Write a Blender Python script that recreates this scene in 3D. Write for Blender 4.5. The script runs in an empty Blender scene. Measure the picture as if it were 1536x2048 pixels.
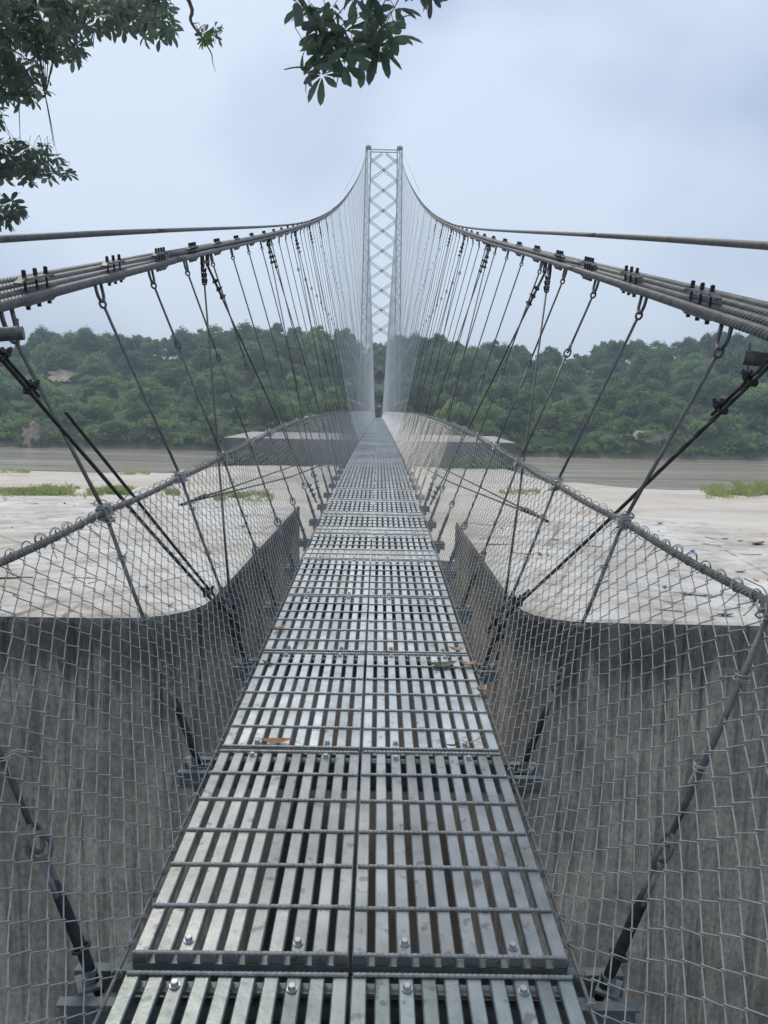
import bpy, math, random
import numpy as np
from mathutils import Vector, Matrix, Euler

random.seed(7)
RNG = np.random.default_rng(11)
R = math.radians
scene = bpy.context.scene
col = scene.collection

# ------------------------------------------------------------------ camera
CAM = np.array([0.045, 0.0, 10.0])          # phone held about 1.4 m above the walkway
PITCH, ROLL, YAW, FPX = 7.66, 1.15, 0.55, 1480.0
_p, _r, _y = R(PITCH), R(ROLL), R(YAW)
FWD = np.array([math.sin(_y)*math.cos(_p), math.cos(_y)*math.cos(_p), -math.sin(_p)])
_right = np.array([math.cos(_y), -math.sin(_y), 0.0])
_up = np.cross(_right, FWD)
IMR = _right*math.cos(_r) + _up*math.sin(_r)
IMU = -_right*math.sin(_r) + _up*math.cos(_r)
cam_data = bpy.data.cameras.new('camera')
cam_data.sensor_fit = 'VERTICAL'
cam_data.sensor_height = 36.0
cam_data.lens = FPX/2048*36.0
cam_data.clip_start = 0.05
cam_data.clip_end = 6000
cam = bpy.data.objects.new('camera', cam_data)
col.objects.link(cam)
m = Matrix(((IMR[0], IMU[0], -FWD[0], CAM[0]), (IMR[1], IMU[1], -FWD[1], CAM[1]),
            (IMR[2], IMU[2], -FWD[2], CAM[2]), (0, 0, 0, 1)))
cam.matrix_world = m
scene.camera = cam

def ray(px, py):                              # direction of a photo pixel (1536 x 2048)
    return IMR*(px-768)/FPX - IMU*(py-1024)/FPX + FWD
def at_y(px, py, y):
    d = ray(px, py); return CAM + d*((y-CAM[1])/d[1])
def at_z(px, py, z):
    d = ray(px, py); return CAM + d*((z-CAM[2])/d[2])
def at_x(px, py, x):
    d = ray(px, py); return CAM + d*((x-CAM[0])/d[0])

# ------------------------------------------------------------------ sky and sun
SUN_EL, SUN_AZ = 58.0, -28.0                  # azimuth from +Y, negative = towards -X
world = bpy.data.worlds.new('World')
scene.world = world
world.use_nodes = True
nt = world.node_tree
nt.nodes.clear()
def wn(t, **k):
    n = nt.nodes.new(t)
    for a, b in k.items(): setattr(n, a, b)
    return n
sky = wn('ShaderNodeTexSky', sky_type='NISHITA', sun_disc=False)
sky.sun_elevation = R(SUN_EL)
sky.sun_rotation = R(SUN_AZ)
sky.air_density = 1.4
sky.dust_density = 4.0
tc = wn('ShaderNodeTexCoord')
mp = wn('ShaderNodeMapping')
mp.inputs['Scale'].default_value = (1.0, 1.0, 1.9)
mp.inputs['Location'].default_value = (3.25, 1.1, 0.4)
nz = wn('ShaderNodeTexNoise')
nz.inputs['Scale'].default_value = 1.15
nz.inputs['Detail'].default_value = 4.0
nz.inputs['Roughness'].default_value = 0.5
nz.inputs['Distortion'].default_value = 0.35
rp = wn('ShaderNodeValToRGB')
rp.color_ramp.elements[0].position = 0.40
rp.color_ramp.elements[0].color = (2.6, 3.35, 4.9, 1)
rp.color_ramp.elements[1].position = 0.60
rp.color_ramp.elements[1].color = (5.0, 5.8, 7.0, 1)
mx = wn('ShaderNodeMix', data_type='RGBA')
mx.inputs[0].default_value = 0.9
bg = wn('ShaderNodeBackground')
bg.inputs['Strength'].default_value = 0.1
out = wn('ShaderNodeOutputWorld')
L = nt.links.new
L(tc.outputs['Generated'], mp.inputs['Vector'])
L(mp.outputs['Vector'], nz.inputs['Vector'])
L(nz.outputs['Fac'], rp.inputs['Fac'])
L(sky.outputs['Color'], mx.inputs[6])
L(rp.outputs['Color'], mx.inputs[7])
L(mx.outputs[2], bg.inputs['Color'])
L(bg.outputs['Background'], out.inputs['Surface'])

sun_data = bpy.data.lights.new('sun', 'SUN')
sun_data.energy = 1.5
sun_data.angle = R(15)
sun_data.color = (1.0, 0.92, 0.80)
sun = bpy.data.objects.new('sun', sun_data)
col.objects.link(sun)
_sd = Vector((math.sin(R(SUN_AZ))*math.cos(R(SUN_EL)), math.cos(R(SUN_AZ))*math.cos(R(SUN_EL)), math.sin(R(SUN_EL))))
sun.rotation_euler = _sd.to_track_quat('Z', 'Y').to_euler()
sun.location = (0, 0, 120)

scene.view_settings.view_transform = 'Standard'
scene.view_settings.look = 'None'
scene.view_settings.exposure = 0.5
scene.view_settings.gamma = 1.0
scene.view_settings.use_curve_mapping = False
scene.render.engine = 'CYCLES'
scene.cycles.use_denoising = True
scene.cycles.max_bounces = 6
scene.cycles.diffuse_bounces = 3
scene.cycles.glossy_bounces = 3
scene.cycles.volume_bounces = 0
scene.cycles.transparent_max_bounces = 8

# ------------------------------------------------------------------ mesh helpers
class MB:
    """collects tubes, boxes, quads; build() links them as one mesh object"""
    def __init__(s):
        s.v = []; s.q = []; s.t = []; s.n = 0
    def add(s, v, q=None, t=None):
        v = np.asarray(v, float).reshape(-1, 3)
        if q is not None and len(q): s.q.append(np.asarray(q, int).reshape(-1, 4) + s.n)
        if t is not None and len(t): s.t.append(np.asarray(t, int).reshape(-1, 3) + s.n)
        s.v.append(v); s.n += len(v)
        return s
    def box(s, c, half, ax=None, taper=1.0):
        c = np.asarray(c, float); hx, hy, hz = half
        k = np.array([[-1,-1,-1],[1,-1,-1],[1,1,-1],[-1,1,-1],[-1,-1,1],[1,-1,1],[1,1,1],[-1,1,1]], float)
        k = k*[hx, hy, hz]
        k[4:, :2] *= taper
        if ax is not None: k = k @ np.asarray(ax, float)
        return s.add(k+c, [[0,3,2,1],[4,5,6,7],[0,1,5,4],[1,2,6,5],[2,3,7,6],[3,0,4,7]])
    def tube(s, pts, r, n=6, cap=True, prof=None, phase=0.0, ref=None):
        P = np.asarray(pts, float); k = len(P)
        T = np.gradient(P, axis=0) if k > 2 else np.repeat((P[-1]-P[0])[None], k, 0)
        T /= np.maximum(np.linalg.norm(T, axis=1, keepdims=True), 1e-9)
        if ref is None:
            ref = np.array([0, 0, 1.0]) if abs(T[:, 2]).max() < 0.95 else np.array([0.35, 1.0, 0.1])
        A = np.cross(T, ref); A /= np.maximum(np.linalg.norm(A, axis=1, keepdims=True), 1e-9)
        B = np.cross(A, T)
        rr = np.broadcast_to(np.asarray(r, float), (k,))
        a = np.arange(n)*2*math.pi/n + phase
        if prof is not None:
            rad = prof(np.arange(k)[:, None], a[None, :])*rr[:, None]
        else:
            rad = np.repeat(rr[:, None], n, 1)
        V = P[:, None, :] + rad[..., None]*(np.cos(a)[None, :, None]*A[:, None, :] + np.sin(a)[None, :, None]*B[:, None, :])
        i = np.arange(k-1)[:, None]*n; j = np.arange(n)[None, :]; j2 = (j+1) % n
        Q = np.stack([i+j, i+j2, i+n+j2, i+n+j], -1).reshape(-1, 4)
        tr = []
        if cap:
            for e in range(1, n-1):
                tr.append([0, e+1, e]); tr.append([(k-1)*n, (k-1)*n+e, (k-1)*n+e+1])
        return s.add(V.reshape(-1, 3), Q, tr)
    def bar(s, a, b, w, h, ref=(0, 0, 1)):
        """square bar from a to b, w across, h along ref-ish"""
        a = np.asarray(a, float); b = np.asarray(b, float)
        t = b-a; l = np.linalg.norm(t); t = t/l
        ref = np.asarray(ref, float)
        if abs(t @ ref) > 0.97: ref = np.array([0, 1.0, 0])
        x = np.cross(t, ref); x /= np.linalg.norm(x)
        z = np.cross(x, t)
        return s.box((a+b)/2, (w/2, l/2, h/2), np.array([x, t, z]))
    def ring(s, c, ax_u, ax_v, ru, rv, r, n=12, m=5, a0=0.0, a1=2*math.pi):
        c = np.asarray(c, float); u = np.asarray(ax_u, float); v = np.asarray(ax_v, float)
        a = np.linspace(a0, a1, n+1)
        P = c + ru*np.cos(a)[:, None]*u + rv*np.sin(a)[:, None]*v
        return s.tube(P, r, m, cap=abs(a1-a0) < 6.2, ref=np.cross(u, v))
    def mesh(s, name):
        me = bpy.data.meshes.new(name)
        V = np.concatenate(s.v) if s.v else np.zeros((0, 3))
        q = np.concatenate(s.q) if s.q else np.zeros((0, 4), int)
        t = np.concatenate(s.t) if s.t else np.zeros((0, 3), int)
        me.vertices.add(len(V)); me.vertices.foreach_set('co', V.astype(np.float32).ravel())
        nl = q.size+t.size
        me.loops.add(nl)
        me.loops.foreach_set('vertex_index', np.concatenate([q.ravel(), t.ravel()]).astype(np.int32))
        me.polygons.add(len(q)+len(t))
        st = np.concatenate([np.arange(len(q))*4, q.size+np.arange(len(t))*3])
        me.polygons.foreach_set('loop_start', st.astype(np.int32))
        me.update(calc_edges=True)
        me.validate()
        if len(me.polygons): me.polygons.foreach_set('use_smooth', np.zeros(len(me.polygons), bool))
        return me
    def build(s, name, mat, parent=None, smooth=False, loc=None):
        return link(name, s.mesh(name), mat, parent, smooth, loc)

def link(name, me, mat, parent=None, smooth=False, loc=None):
    if mat is not None and not me.materials: me.materials.append(mat)
    if smooth and len(me.polygons):
        me.polygons.foreach_set('use_smooth', np.ones(len(me.polygons), bool))
    o = bpy.data.objects.new(name, me)
    col.objects.link(o)
    if parent is not None: o.parent = parent
    if loc is not None: o.location = loc
    return o
def inst(name, me, parent=None, loc=(0, 0, 0), rot=(0, 0, 0), scale=None):
    o = bpy.data.objects.new(name, me)
    col.objects.link(o)
    if parent is not None: o.parent = parent
    o.location = loc; o.rotation_euler = rot
    if scale is not None: o.scale = scale
    return o
def empty(name, loc=(0, 0, 0), rot=(0, 0, 0), scale=None):
    o = bpy.data.objects.new(name, None)
    o.empty_display_size = 0.2
    col.objects.link(o)
    o.location = loc; o.rotation_euler = rot
    if scale is not None: o.scale = scale
    return o
def tag(o, label=None, cat=None, group=None, kind=None):
    if label: o['label'] = label
    if cat: o['category'] = cat
    if group: o['group'] = group
    if kind: o['kind'] = kind
    return o
def curve(tab):
    """smooth (monotone-slope hermite) interpolation of a table"""
    xs = np.array([a for a, _ in tab], float); ys = np.array([b for _, b in tab], float)
    h = np.diff(xs); d = np.diff(ys)/h
    mm = np.empty_like(ys); mm[0] = d[0]; mm[-1] = d[-1]
    mm[1:-1] = (d[:-1]*h[1:]+d[1:]*h[:-1])/(h[1:]+h[:-1])
    def f(x):
        x = np.asarray(x, float)
        i = np.clip(np.searchsorted(xs, x)-1, 0, len(h)-1)
        t = (x-xs[i])/h[i]
        r = ((2*t**3-3*t**2+1)*ys[i]+(t**3-2*t**2+t)*h[i]*mm[i]+(-2*t**3+3*t**2)*ys[i+1]+(t**3-t**2)*h[i]*mm[i+1])
        lo = ys[0]+mm[0]*(x-xs[0]); hi = ys[-1]+mm[-1]*(x-xs[-1])
        return np.where(x < xs[0], lo, np.where(x > xs[-1], hi, r))
    return f
def vnoise(x, y, seed=0):
    """cheap smooth value noise, -1..1"""
    x = np.asarray(x, float); y = np.asarray(y, float)
    xi = np.floor(x); yi = np.floor(y); fx = x-xi; fy = y-yi
    fx = fx*fx*(3-2*fx); fy = fy*fy*(3-2*fy)
    def h(a, b):
        k = np.sin(a*127.1+b*311.7+seed*74.7)*43758.5453
        return (k-np.floor(k))*2-1
    return (h(xi, yi)*(1-fx)+h(xi+1, yi)*fx)*(1-fy)+(h(xi, yi+1)*(1-fx)+h(xi+1, yi+1)*fx)*fy
def fbm(x, y, seed=0, o=4):
    s = 0; a = 1
    for i in range(o):
        s = s+a*vnoise(x*2**i, y*2**i, seed+i*3.1); a *= 0.5
    return s

# ------------------------------------------------------------------ materials
class NT:
    def __init__(s, name):
        s.m = bpy.data.materials.new(name); s.m.use_nodes = True
        s.t = s.m.node_tree; s.b = s.t.nodes['Principled BSDF']
        s.out = s.t.nodes['Material Output']
    def n(s, typ, ins=None, **k):
        n = s.t.nodes.new(typ)
        for a, b in k.items(): setattr(n, a, b)
        for a, b in (ins or {}).items():
            if hasattr(b, 'is_linked') or isinstance(b, bpy.types.NodeSocket): s.t.links.new(b, n.inputs[a])
            else: n.inputs[a].default_value = b
        return n
    def l(s, a, b): s.t.links.new(a, b)
    def coord(s, kind='Object', scale=(1, 1, 1), loc=(0, 0, 0)):
        c = s.n('ShaderNodeTexCoord')
        mpn = s.n('ShaderNodeMapping', {'Vector': c.outputs[kind], 'Scale': scale, 'Location': loc})
        return mpn.outputs['Vector']
    def pos(s, scale=(1, 1, 1)):
        g = s.n('ShaderNodeNewGeometry')
        mpn = s.n('ShaderNodeMapping', {'Vector': g.outputs['Position'], 'Scale': scale})
        return mpn.outputs['Vector']
    def noise(s, vec, scale, detail=4, rough=0.55, dist=0.0):
        return s.n('ShaderNodeTexNoise', {'Vector': vec, 'Scale': scale, 'Detail': detail, 'Roughness': rough, 'Distortion': dist}).outputs['Fac']
    def ramp(s, fac, stops):
        r = s.n('ShaderNodeValToRGB', {'Fac': fac})
        e = r.color_ramp.elements
        while len(e) < len(stops): e.new(0.5)
        for i, (p, c) in enumerate(stops):
            e[i].position = p
            e[i].color = (c, c, c, 1) if not isinstance(c, tuple) else (*c, 1)
        return r.outputs['Color']
    def mix(s, fac, a, b, blend='MIX'):
        n = s.n('ShaderNodeMix', data_type='RGBA', blend_type=blend)
        for i, v in ((0, fac), (6, a), (7, b)):
            if isinstance(v, bpy.types.NodeSocket): s.l(v, n.inputs[i])
            elif isinstance(v, tuple): n.inputs[i].default_value = (*v, 1)
            else: n.inputs[i].default_value = v
        return n.outputs[2]
    def math(s, op, a, b=0.0, c=None):
        n = s.n('ShaderNodeMath', operation=op)
        for i, v in enumerate((a, b) if c is None else (a, b, c)):
            if isinstance(v, bpy.types.NodeSocket): s.l(v, n.inputs[i])
            else: n.inputs[i].default_value = v
        return n.outputs[0]
    def bump(s, h, strength=0.3, dist=0.01):
        b = s.n('ShaderNodeBump', {'Height': h, 'Strength': strength, 'Distance': dist})
        s.l(b.outputs['Normal'], s.b.inputs['Normal'])
    def set(s, **k):
        for a, v in k.items():
            i = s.b.inputs[a.replace('_', ' ')]
            if isinstance(v, bpy.types.NodeSocket): s.l(v, i)
            elif isinstance(v, tuple) and len(v) == 3: i.default_value = (*v, 1)
            else: i.default_value = v
        return s.m

def mat_deck():
    n = NT('galvanised_deck')
    oi = n.n('ShaderNodeObjectInfo')
    P = n.pos()
    big = n.noise(P, 7.0, 5, 0.6)
    c = n.ramp(big, [(0.30, (0.46, 0.48, 0.47)), (0.5, (0.62, 0.635, 0.625)), (0.72, (0.75, 0.765, 0.755))])
    sp = n.noise(P, 24.0, 3, 0.5)
    spk = n.ramp(sp, [(0.62, 0.0), (0.69, 1.0)])
    c = n.mix(n.math('MULTIPLY', spk, 0.55), c, (0.17, 0.165, 0.15))
    pale = n.ramp(n.noise(P, 16.0, 4, 0.6), [(0.62, 0.0), (0.7, 1.0)])
    c = n.mix(n.math('MULTIPLY', pale, 0.45), c, (0.72, 0.74, 0.74))
    vr = n.ramp(oi.outputs['Random'], [(0.0, 0.82), (1.0, 1.08)])
    c = n.mix(1.0, c, vr, 'MULTIPLY')
    c = n.mix(1.0, c, oi.outputs['Color'], 'MULTIPLY')      # nearest slats: dull greenish tint with a dimmer sky reflection painted in
    ro = n.ramp(n.noise(P, 30, 4, 0.6), [(0.3, 0.48), (0.7, 0.33)])
    n.bump(n.noise(P, 45, 5, 0.65), 0.25, 0.004)
    return n.set(Base_Color=c, Metallic=0.72, Roughness=ro)
def mat_steel(name, c0, c1, metal=0.6, rough=0.5, scale=25, rust=0.0):
    n = NT(name)
    P = n.pos()
    f = n.noise(P, scale, 4, 0.6)
    c = n.ramp(f, [(0.3, c0), (0.7, c1)])
    if rust:
        rr = n.ramp(n.noise(P, scale*0.35, 4, 0.6), [(0.6, 0.0), (0.7, rust)])
        c = n.mix(rr, c, (0.16, 0.075, 0.04))
    n.bump(f, 0.15, 0.002)
    return n.set(Base_Color=c, Metallic=metal, Roughness=rough)
def mat_rope(name, c0, c1, freq, metal=0.45):
    """wire rope: helical strand relief from object-space position along Y"""
    n = NT(name)
    P = n.pos()
    f = n.noise(P, 20, 3)
    c = n.ramp(f, [(0.3, c0), (0.7, c1)])
    if freq:
        w = n.n('ShaderNodeTexWave', {'Vector': n.pos((1, 1, 1.4)), 'Scale': freq}, wave_type='BANDS', bands_direction='DIAGONAL').outputs['Fac']
        n.bump(w, 0.8, 0.004)
    return n.set(Base_Color=c, Metallic=metal, Roughness=0.52)
def mat_plain(name, c, rough=0.6, metal=0.0, vary=0.15, scale=15):
    n = NT(name)
    f = n.noise(n.coord(), scale, 3)
    a = tuple(x*(1-vary) for x in c); b = tuple(min(1, x*(1+vary)) for x in c)
    return n.set(Base_Color=n.ramp(f, [(0.3, a), (0.7, b)]), Roughness=rough, Metallic=metal)
def mat_concrete():
    n = NT('anchor_concrete')
    P = n.pos()
    g = n.n('ShaderNodeNewGeometry')
    nzv = n.n('ShaderNodeSeparateXYZ', {'Vector': g.outputs['Normal']}).outputs['Z']
    pz = n.n('ShaderNodeSeparateXYZ', {'Vector': g.outputs['Position']}).outputs['Z']
    top = n.ramp(nzv, [(0.45, 0.0), (0.75, 1.0)])
    # trowelled top: pale cement with faint blotches and dirty patches
    t1 = n.ramp(n.noise(n.pos((1, 1.2, 1)), 1.3, 7, 0.66), [(0.28, (0.37, 0.345, 0.30)), (0.45, (0.57, 0.55, 0.505)), (0.7, (0.70, 0.685, 0.645))])
    dirt = n.ramp(n.noise(n.pos((1.2, 1.6, 1)), 2.6, 7, 0.72), [(0.50, 0.0), (0.66, 0.75)])
    t1 = n.mix(dirt, t1, (0.25, 0.225, 0.19))
    fine = n.ramp(n.noise(n.pos((1, 1.2, 1)), 14.0, 6, 0.72), [(0.60, 0.0), (0.70, 0.6)])
    t1 = n.mix(fine, t1, (0.14, 0.12, 0.10))
    br = n.ramp(n.noise(n.pos((1, 1.3, 1)), 0.8, 6, 0.7), [(0.46, 0.0), (0.64, 0.7)])
    vo = n.n('ShaderNodeTexVoronoi', {'Vector': n.pos((1, 1, 1)), 'Scale': 0.42, 'Randomness': 1.0}, feature='DISTANCE_TO_EDGE').outputs['Distance']
    vo = n.math('ADD', vo, n.math('MULTIPLY', n.noise(n.pos((1, 1, 1)), 5.0, 4, 0.7), 0.05))
    crack = n.ramp(vo, [(0.026, 0.75), (0.034, 0.0)])
    t1 = n.mix(crack, t1, (0.12, 0.105, 0.085))
    t1 = n.mix(br, t1, (0.37, 0.32, 0.245))
    # cast sides: brown-grey with vertical run marks, mould band with drips below the lip
    s0 = n.noise(n.pos((1.0, 1.0, 0.6)), 1.5, 7, 0.68)
    s1 = n.ramp(s0, [(0.32, (0.20, 0.178, 0.143)), (0.5, (0.37, 0.33, 0.265)), (0.68, (0.55, 0.48, 0.375))])
    st = n.noise(n.pos((10, 10, 0.5)), 1.0, 8, 0.78)
    s1 = n.mix(n.ramp(st, [(0.50, 0.0), (0.58, 0.6)]), s1, (0.12, 0.108, 0.092))
    st2 = n.math('MULTIPLY', n.noise(n.pos((20, 20, 0.4)), 1.0, 4, 0.6), n.ramp(n.noise(P, 1.1, 4, 0.6), [(0.35, 0.6), (0.6, 1.05)]))
    s1 = n.mix(n.ramp(st2, [(0.54, 0.0), (0.64, 0.5)]), s1, (0.56, 0.47, 0.345))
    edge = n.math('ADD', n.math('MULTIPLY', n.noise(n.pos((5, 5, 0.15)), 1.0, 5, 0.7), 1.5), -0.75)
    dz = n.math('ADD', n.math('SUBTRACT', 8.30, pz), edge)          # depth below the lip, ragged
    band = n.ramp(dz, [(0.0, 1.0), (0.42, 1.0), (0.62, 0.0)])
    blot = n.ramp(n.noise(P, 0.55, 4, 0.6), [(0.40, 0.45), (0.62, 1.0)])
    s1 = n.mix(n.math('MULTIPLY', band, n.math('MULTIPLY', blot, 0.9)), s1, (0.062, 0.062, 0.060))
    grit = n.ramp(n.noise(n.pos((1, 1, 0.7)), 26.0, 5, 0.75), [(0.35, 0.72), (0.65, 1.28)])
    s1 = n.mix(1.0, s1, grit, 'MULTIPLY')
    dr = n.math('MULTIPLY', n.ramp(n.noise(n.pos((16, 16, 0.3)), 1.0, 3, 0.5), [(0.57, 0.0), (0.64, 1.0)]), n.ramp(dz, [(0.0, 1.0), (0.9, 0.9), (1.0, 0.25)]))
    s1 = n.mix(n.math('MULTIPLY', dr, 0.7), s1, (0.035, 0.034, 0.033))
    c = n.mix(top, s1, t1)
    n.bump(n.math('ADD', n.noise(P, 9, 6, 0.65), n.math('MULTIPLY', st, 0.4)), 0.5, 0.015)
    return n.set(Base_Color=c, Roughness=0.85)
def mat_sand():
    n = NT('river_sand')
    P = n.pos()
    a = n.noise(n.pos((0.5, 1.6, 1)), 0.055, 6, 0.6)
    c = n.ramp(a, [(0.3, (0.43, 0.385, 0.315)), (0.5, (0.57, 0.525, 0.45)), (0.7, (0.67, 0.63, 0.56))])
    peb = n.ramp(n.noise(n.pos((1, 1.4, 1)), 0.09, 5, 0.7), [(0.52, 0.0), (0.64, 1.0)])
    stone = n.ramp(n.noise(P, 2.2, 4, 0.75), [(0.35, (0.26, 0.20, 0.14)), (0.5, (0.48, 0.375, 0.265)), (0.68, (0.62, 0.54, 0.43))])
    c = n.mix(n.math('MULTIPLY', peb, 0.8), c, stone)
    pz = n.n('ShaderNodeSeparateXYZ', {'Vector': n.n('ShaderNodeNewGeometry').outputs['Position']}).outputs['Z']
    wet = n.ramp(pz, [(0.06, 1.0), (0.35, 0.0)])
    c = n.mix(n.math('MULTIPLY', wet, 0.75), c, (0.25, 0.215, 0.17))
    high = n.ramp(n.math('MULTIPLY', pz, 0.1), [(0.16, 0.0), (0.26, 1.0)])
    earth = n.ramp(n.noise(P, 0.9, 6, 0.7), [(0.35, (0.018, 0.016, 0.013)), (0.65, (0.05, 0.042, 0.032))])
    c = n.mix(high, c, earth)
    n.bump(n.noise(P, 1.1, 6, 0.7), 0.4, 0.15)
    return n.set(Base_Color=c, Roughness=0.9)
def mat_water():
    n = NT('muddy_river')
    P = n.pos((0.10, 0.8, 1))
    w = n.noise(P, 0.5, 5, 0.65, 0.3)
    w2 = n.noise(n.pos((0.012, 0.10, 1)), 1.0, 5, 0.65)
    n.bump(n.math('ADD', n.math('MULTIPLY', w, 0.6), w2), 0.75, 0.5)
    c = n.ramp(w2, [(0.35, (0.30, 0.27, 0.21)), (0.65, (0.42, 0.38, 0.305))])
    return n.set(Base_Color=c, Roughness=n.ramp(w2, [(0.3, 0.10), (0.7, 0.22)]), IOR=1.33)
def mat_leaf(name, dark, light, transl=0.25, varobj=True):
    n = NT(name)
    oi = n.n('ShaderNodeObjectInfo')
    f = n.noise(n.coord('Object'), 0.55, 4, 0.7)
    f2 = n.math('ADD', n.math('MULTIPLY', f, 0.75), n.math('MULTIPLY', oi.outputs['Random'], 0.42))
    c = n.ramp(f2, [(0.36, dark), (0.82, light)])
    n.set(Base_Color=c, Roughness=0.6, Specular_IOR_Level=0.3)
    tr = n.n('ShaderNodeBsdfTranslucent', {'Color': c})
    mixs = n.n('ShaderNodeMixShader', {0: transl})
    n.l(n.b.outputs[0], mixs.inputs[1]); n.l(tr.outputs[0], mixs.inputs[2])
    n.l(mixs.outputs[0], n.out.inputs['Surface'])
    return n.m
def mat_hill():
    n = NT('hill_ground')
    P = n.pos()
    c = n.ramp(n.noise(P, 0.12, 6, 0.7), [(0.3, (0.025, 0.04, 0.018)), (0.6, (0.055, 0.085, 0.03)), (0.8, (0.10, 0.12, 0.05))])
    pz = n.n('ShaderNodeSeparateXYZ', {'Vector': n.n('ShaderNodeNewGeometry').outputs['Position']}).outputs['Z']
    low = n.ramp(n.math('ADD', n.math('MULTIPLY', pz, 0.2), n.math('MULTIPLY', n.noise(n.pos((1, 1, 1)), 0.16, 5, 0.7), 0.9)), [(0.42, 1.0), (0.72, 0.0)])
    c = n.mix(low, c, n.ramp(n.noise(P, 0.8, 5, 0.7), [(0.3, (0.13, 0.105, 0.075)), (0.7, (0.27, 0.225, 0.17))]))
    return n.set(Base_Color=c, Roughness=0.95)
def mat_soil():
    n = NT('bare_soil')
    c = n.ramp(n.noise(n.pos((1, 1, 0.5)), 0.55, 6, 0.7), [(0.3, (0.14, 0.11, 0.07)), (0.48, (0.34, 0.27, 0.19)), (0.7, (0.52, 0.44, 0.33))])
    n.bump(n.noise(n.pos(), 0.6, 6, 0.7), 0.8, 0.6)
    return n.set(Base_Color=c, Roughness=0.95)

M = {}
M['deck'] = mat_deck()
M['beam'] = mat_steel('galvanised_beam', (0.14, 0.165, 0.158), (0.26, 0.29, 0.28), 0.5, 0.55)
M['rebar'] = mat_steel('galvanised_rebar', (0.24, 0.255, 0.25), (0.42, 0.44, 0.43), 0.55, 0.5, 40)
M['rod'] = mat_steel('galvanised_rod', (0.13, 0.136, 0.126), (0.245, 0.25, 0.232), 0.45, 0.55, 30)
M['wire'] = mat_steel('mesh_wire', (0.30, 0.305, 0.29), (0.50, 0.505, 0.485), 0.45, 0.5, 18)
M['bolt'] = mat_steel('bolt_steel', (0.42, 0.43, 0.43), (0.6, 0.61, 0.61), 0.8, 0.35, 60)
M['black'] = mat_steel('black_fitting', (0.012, 0.014, 0.016), (0.035, 0.038, 0.04), 0.1, 0.5, 40)
M['rope'] = mat_rope('main_rope', (0.085, 0.088, 0.088), (0.18, 0.182, 0.178), 0)
M['rope_far'] = mat_rope('main_rope_far', (0.15, 0.155, 0.155), (0.28, 0.285, 0.285), 9.0)
M['stay'] = mat_rope('stay_rope', (0.03, 0.032, 0.032), (0.075, 0.075, 0.07), 22.0, 0.2)
M['clamp'] = mat_steel('clamp_plate', (0.12, 0.122, 0.118), (0.22, 0.222, 0.21), 0.4, 0.55, 30)
M['rail'] = mat_rope('rail_rope', (0.12, 0.115, 0.105), (0.23, 0.22, 0.20), 30.0, 0.3)
M['tower'] = mat_steel('tower_galvanised', (0.27, 0.285, 0.29), (0.40, 0.415, 0.415), 0.35, 0.5, 1.5)
M['pale'] = mat_steel('pale_galvanised', (0.48, 0.50, 0.50), (0.64, 0.66, 0.655), 0.2, 0.5, 2.0)  # paler steel for the far suspenders and far mesh
M['concrete'] = mat_concrete()
n_ = NT('shaded_pier_concrete')
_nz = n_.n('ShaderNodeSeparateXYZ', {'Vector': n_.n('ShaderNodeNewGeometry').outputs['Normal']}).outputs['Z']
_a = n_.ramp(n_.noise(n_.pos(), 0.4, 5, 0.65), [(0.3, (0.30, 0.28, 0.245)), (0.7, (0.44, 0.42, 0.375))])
_b = n_.ramp(n_.noise(n_.pos((1, 1, 0.3)), 0.9, 5, 0.65), [(0.3, (0.07, 0.075, 0.065)), (0.7, (0.15, 0.15, 0.13))])  # grey-green sides, the shadow on the front face put into their colour
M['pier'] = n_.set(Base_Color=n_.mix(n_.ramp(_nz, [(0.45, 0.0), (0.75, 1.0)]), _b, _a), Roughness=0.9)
M['sand'] = mat_sand()
M['water'] = mat_water()
M['hill'] = mat_hill()
M['soil'] = mat_soil()
M['bark'] = mat_plain('tree_bark', (0.16, 0.13, 0.10), 0.9, 0, 0.35, 6)
M['twig'] = mat_plain('dry_twig', (0.09, 0.065, 0.045), 0.9, 0, 0.3, 30)
M['deadleaf'] = mat_plain('dead_leaf', (0.33, 0.17, 0.085), 0.7, 0, 0.35, 30)
M['deadpale'] = mat_plain('dead_leaf_pale', (0.50, 0.34, 0.22), 0.7, 0, 0.3, 30)
M['oldleaf'] = mat_plain('dull_green_leaf', (0.075, 0.085, 0.05), 0.6, 0, 0.3, 30)
M['blue'] = mat_plain('blue_plastic', (0.03, 0.16, 0.55), 0.35, 0, 0.05, 10)
M['near_leaf'] = mat_leaf('overhanging_leaf', (0.12, 0.165, 0.135), (0.19, 0.26, 0.175), 0.4)
M['young_leaf'] = mat_leaf('young_leaf', (0.13, 0.24, 0.08), (0.20, 0.34, 0.11), 0.4)
M['f_dark'] = mat_leaf('foliage_dark', (0.052, 0.125, 0.060), (0.19, 0.31, 0.12), 0.42)
M['f_mid'] = mat_leaf('foliage_mid', (0.068, 0.150, 0.056), (0.27, 0.40, 0.13), 0.42)
M['f_light'] = mat_leaf('foliage_light', (0.11, 0.195, 0.055), (0.33, 0.44, 0.13), 0.35)
M['grass'] = mat_leaf('grass_blade', (0.24, 0.32, 0.085), (0.46, 0.50, 0.21), 0.4)

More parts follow.
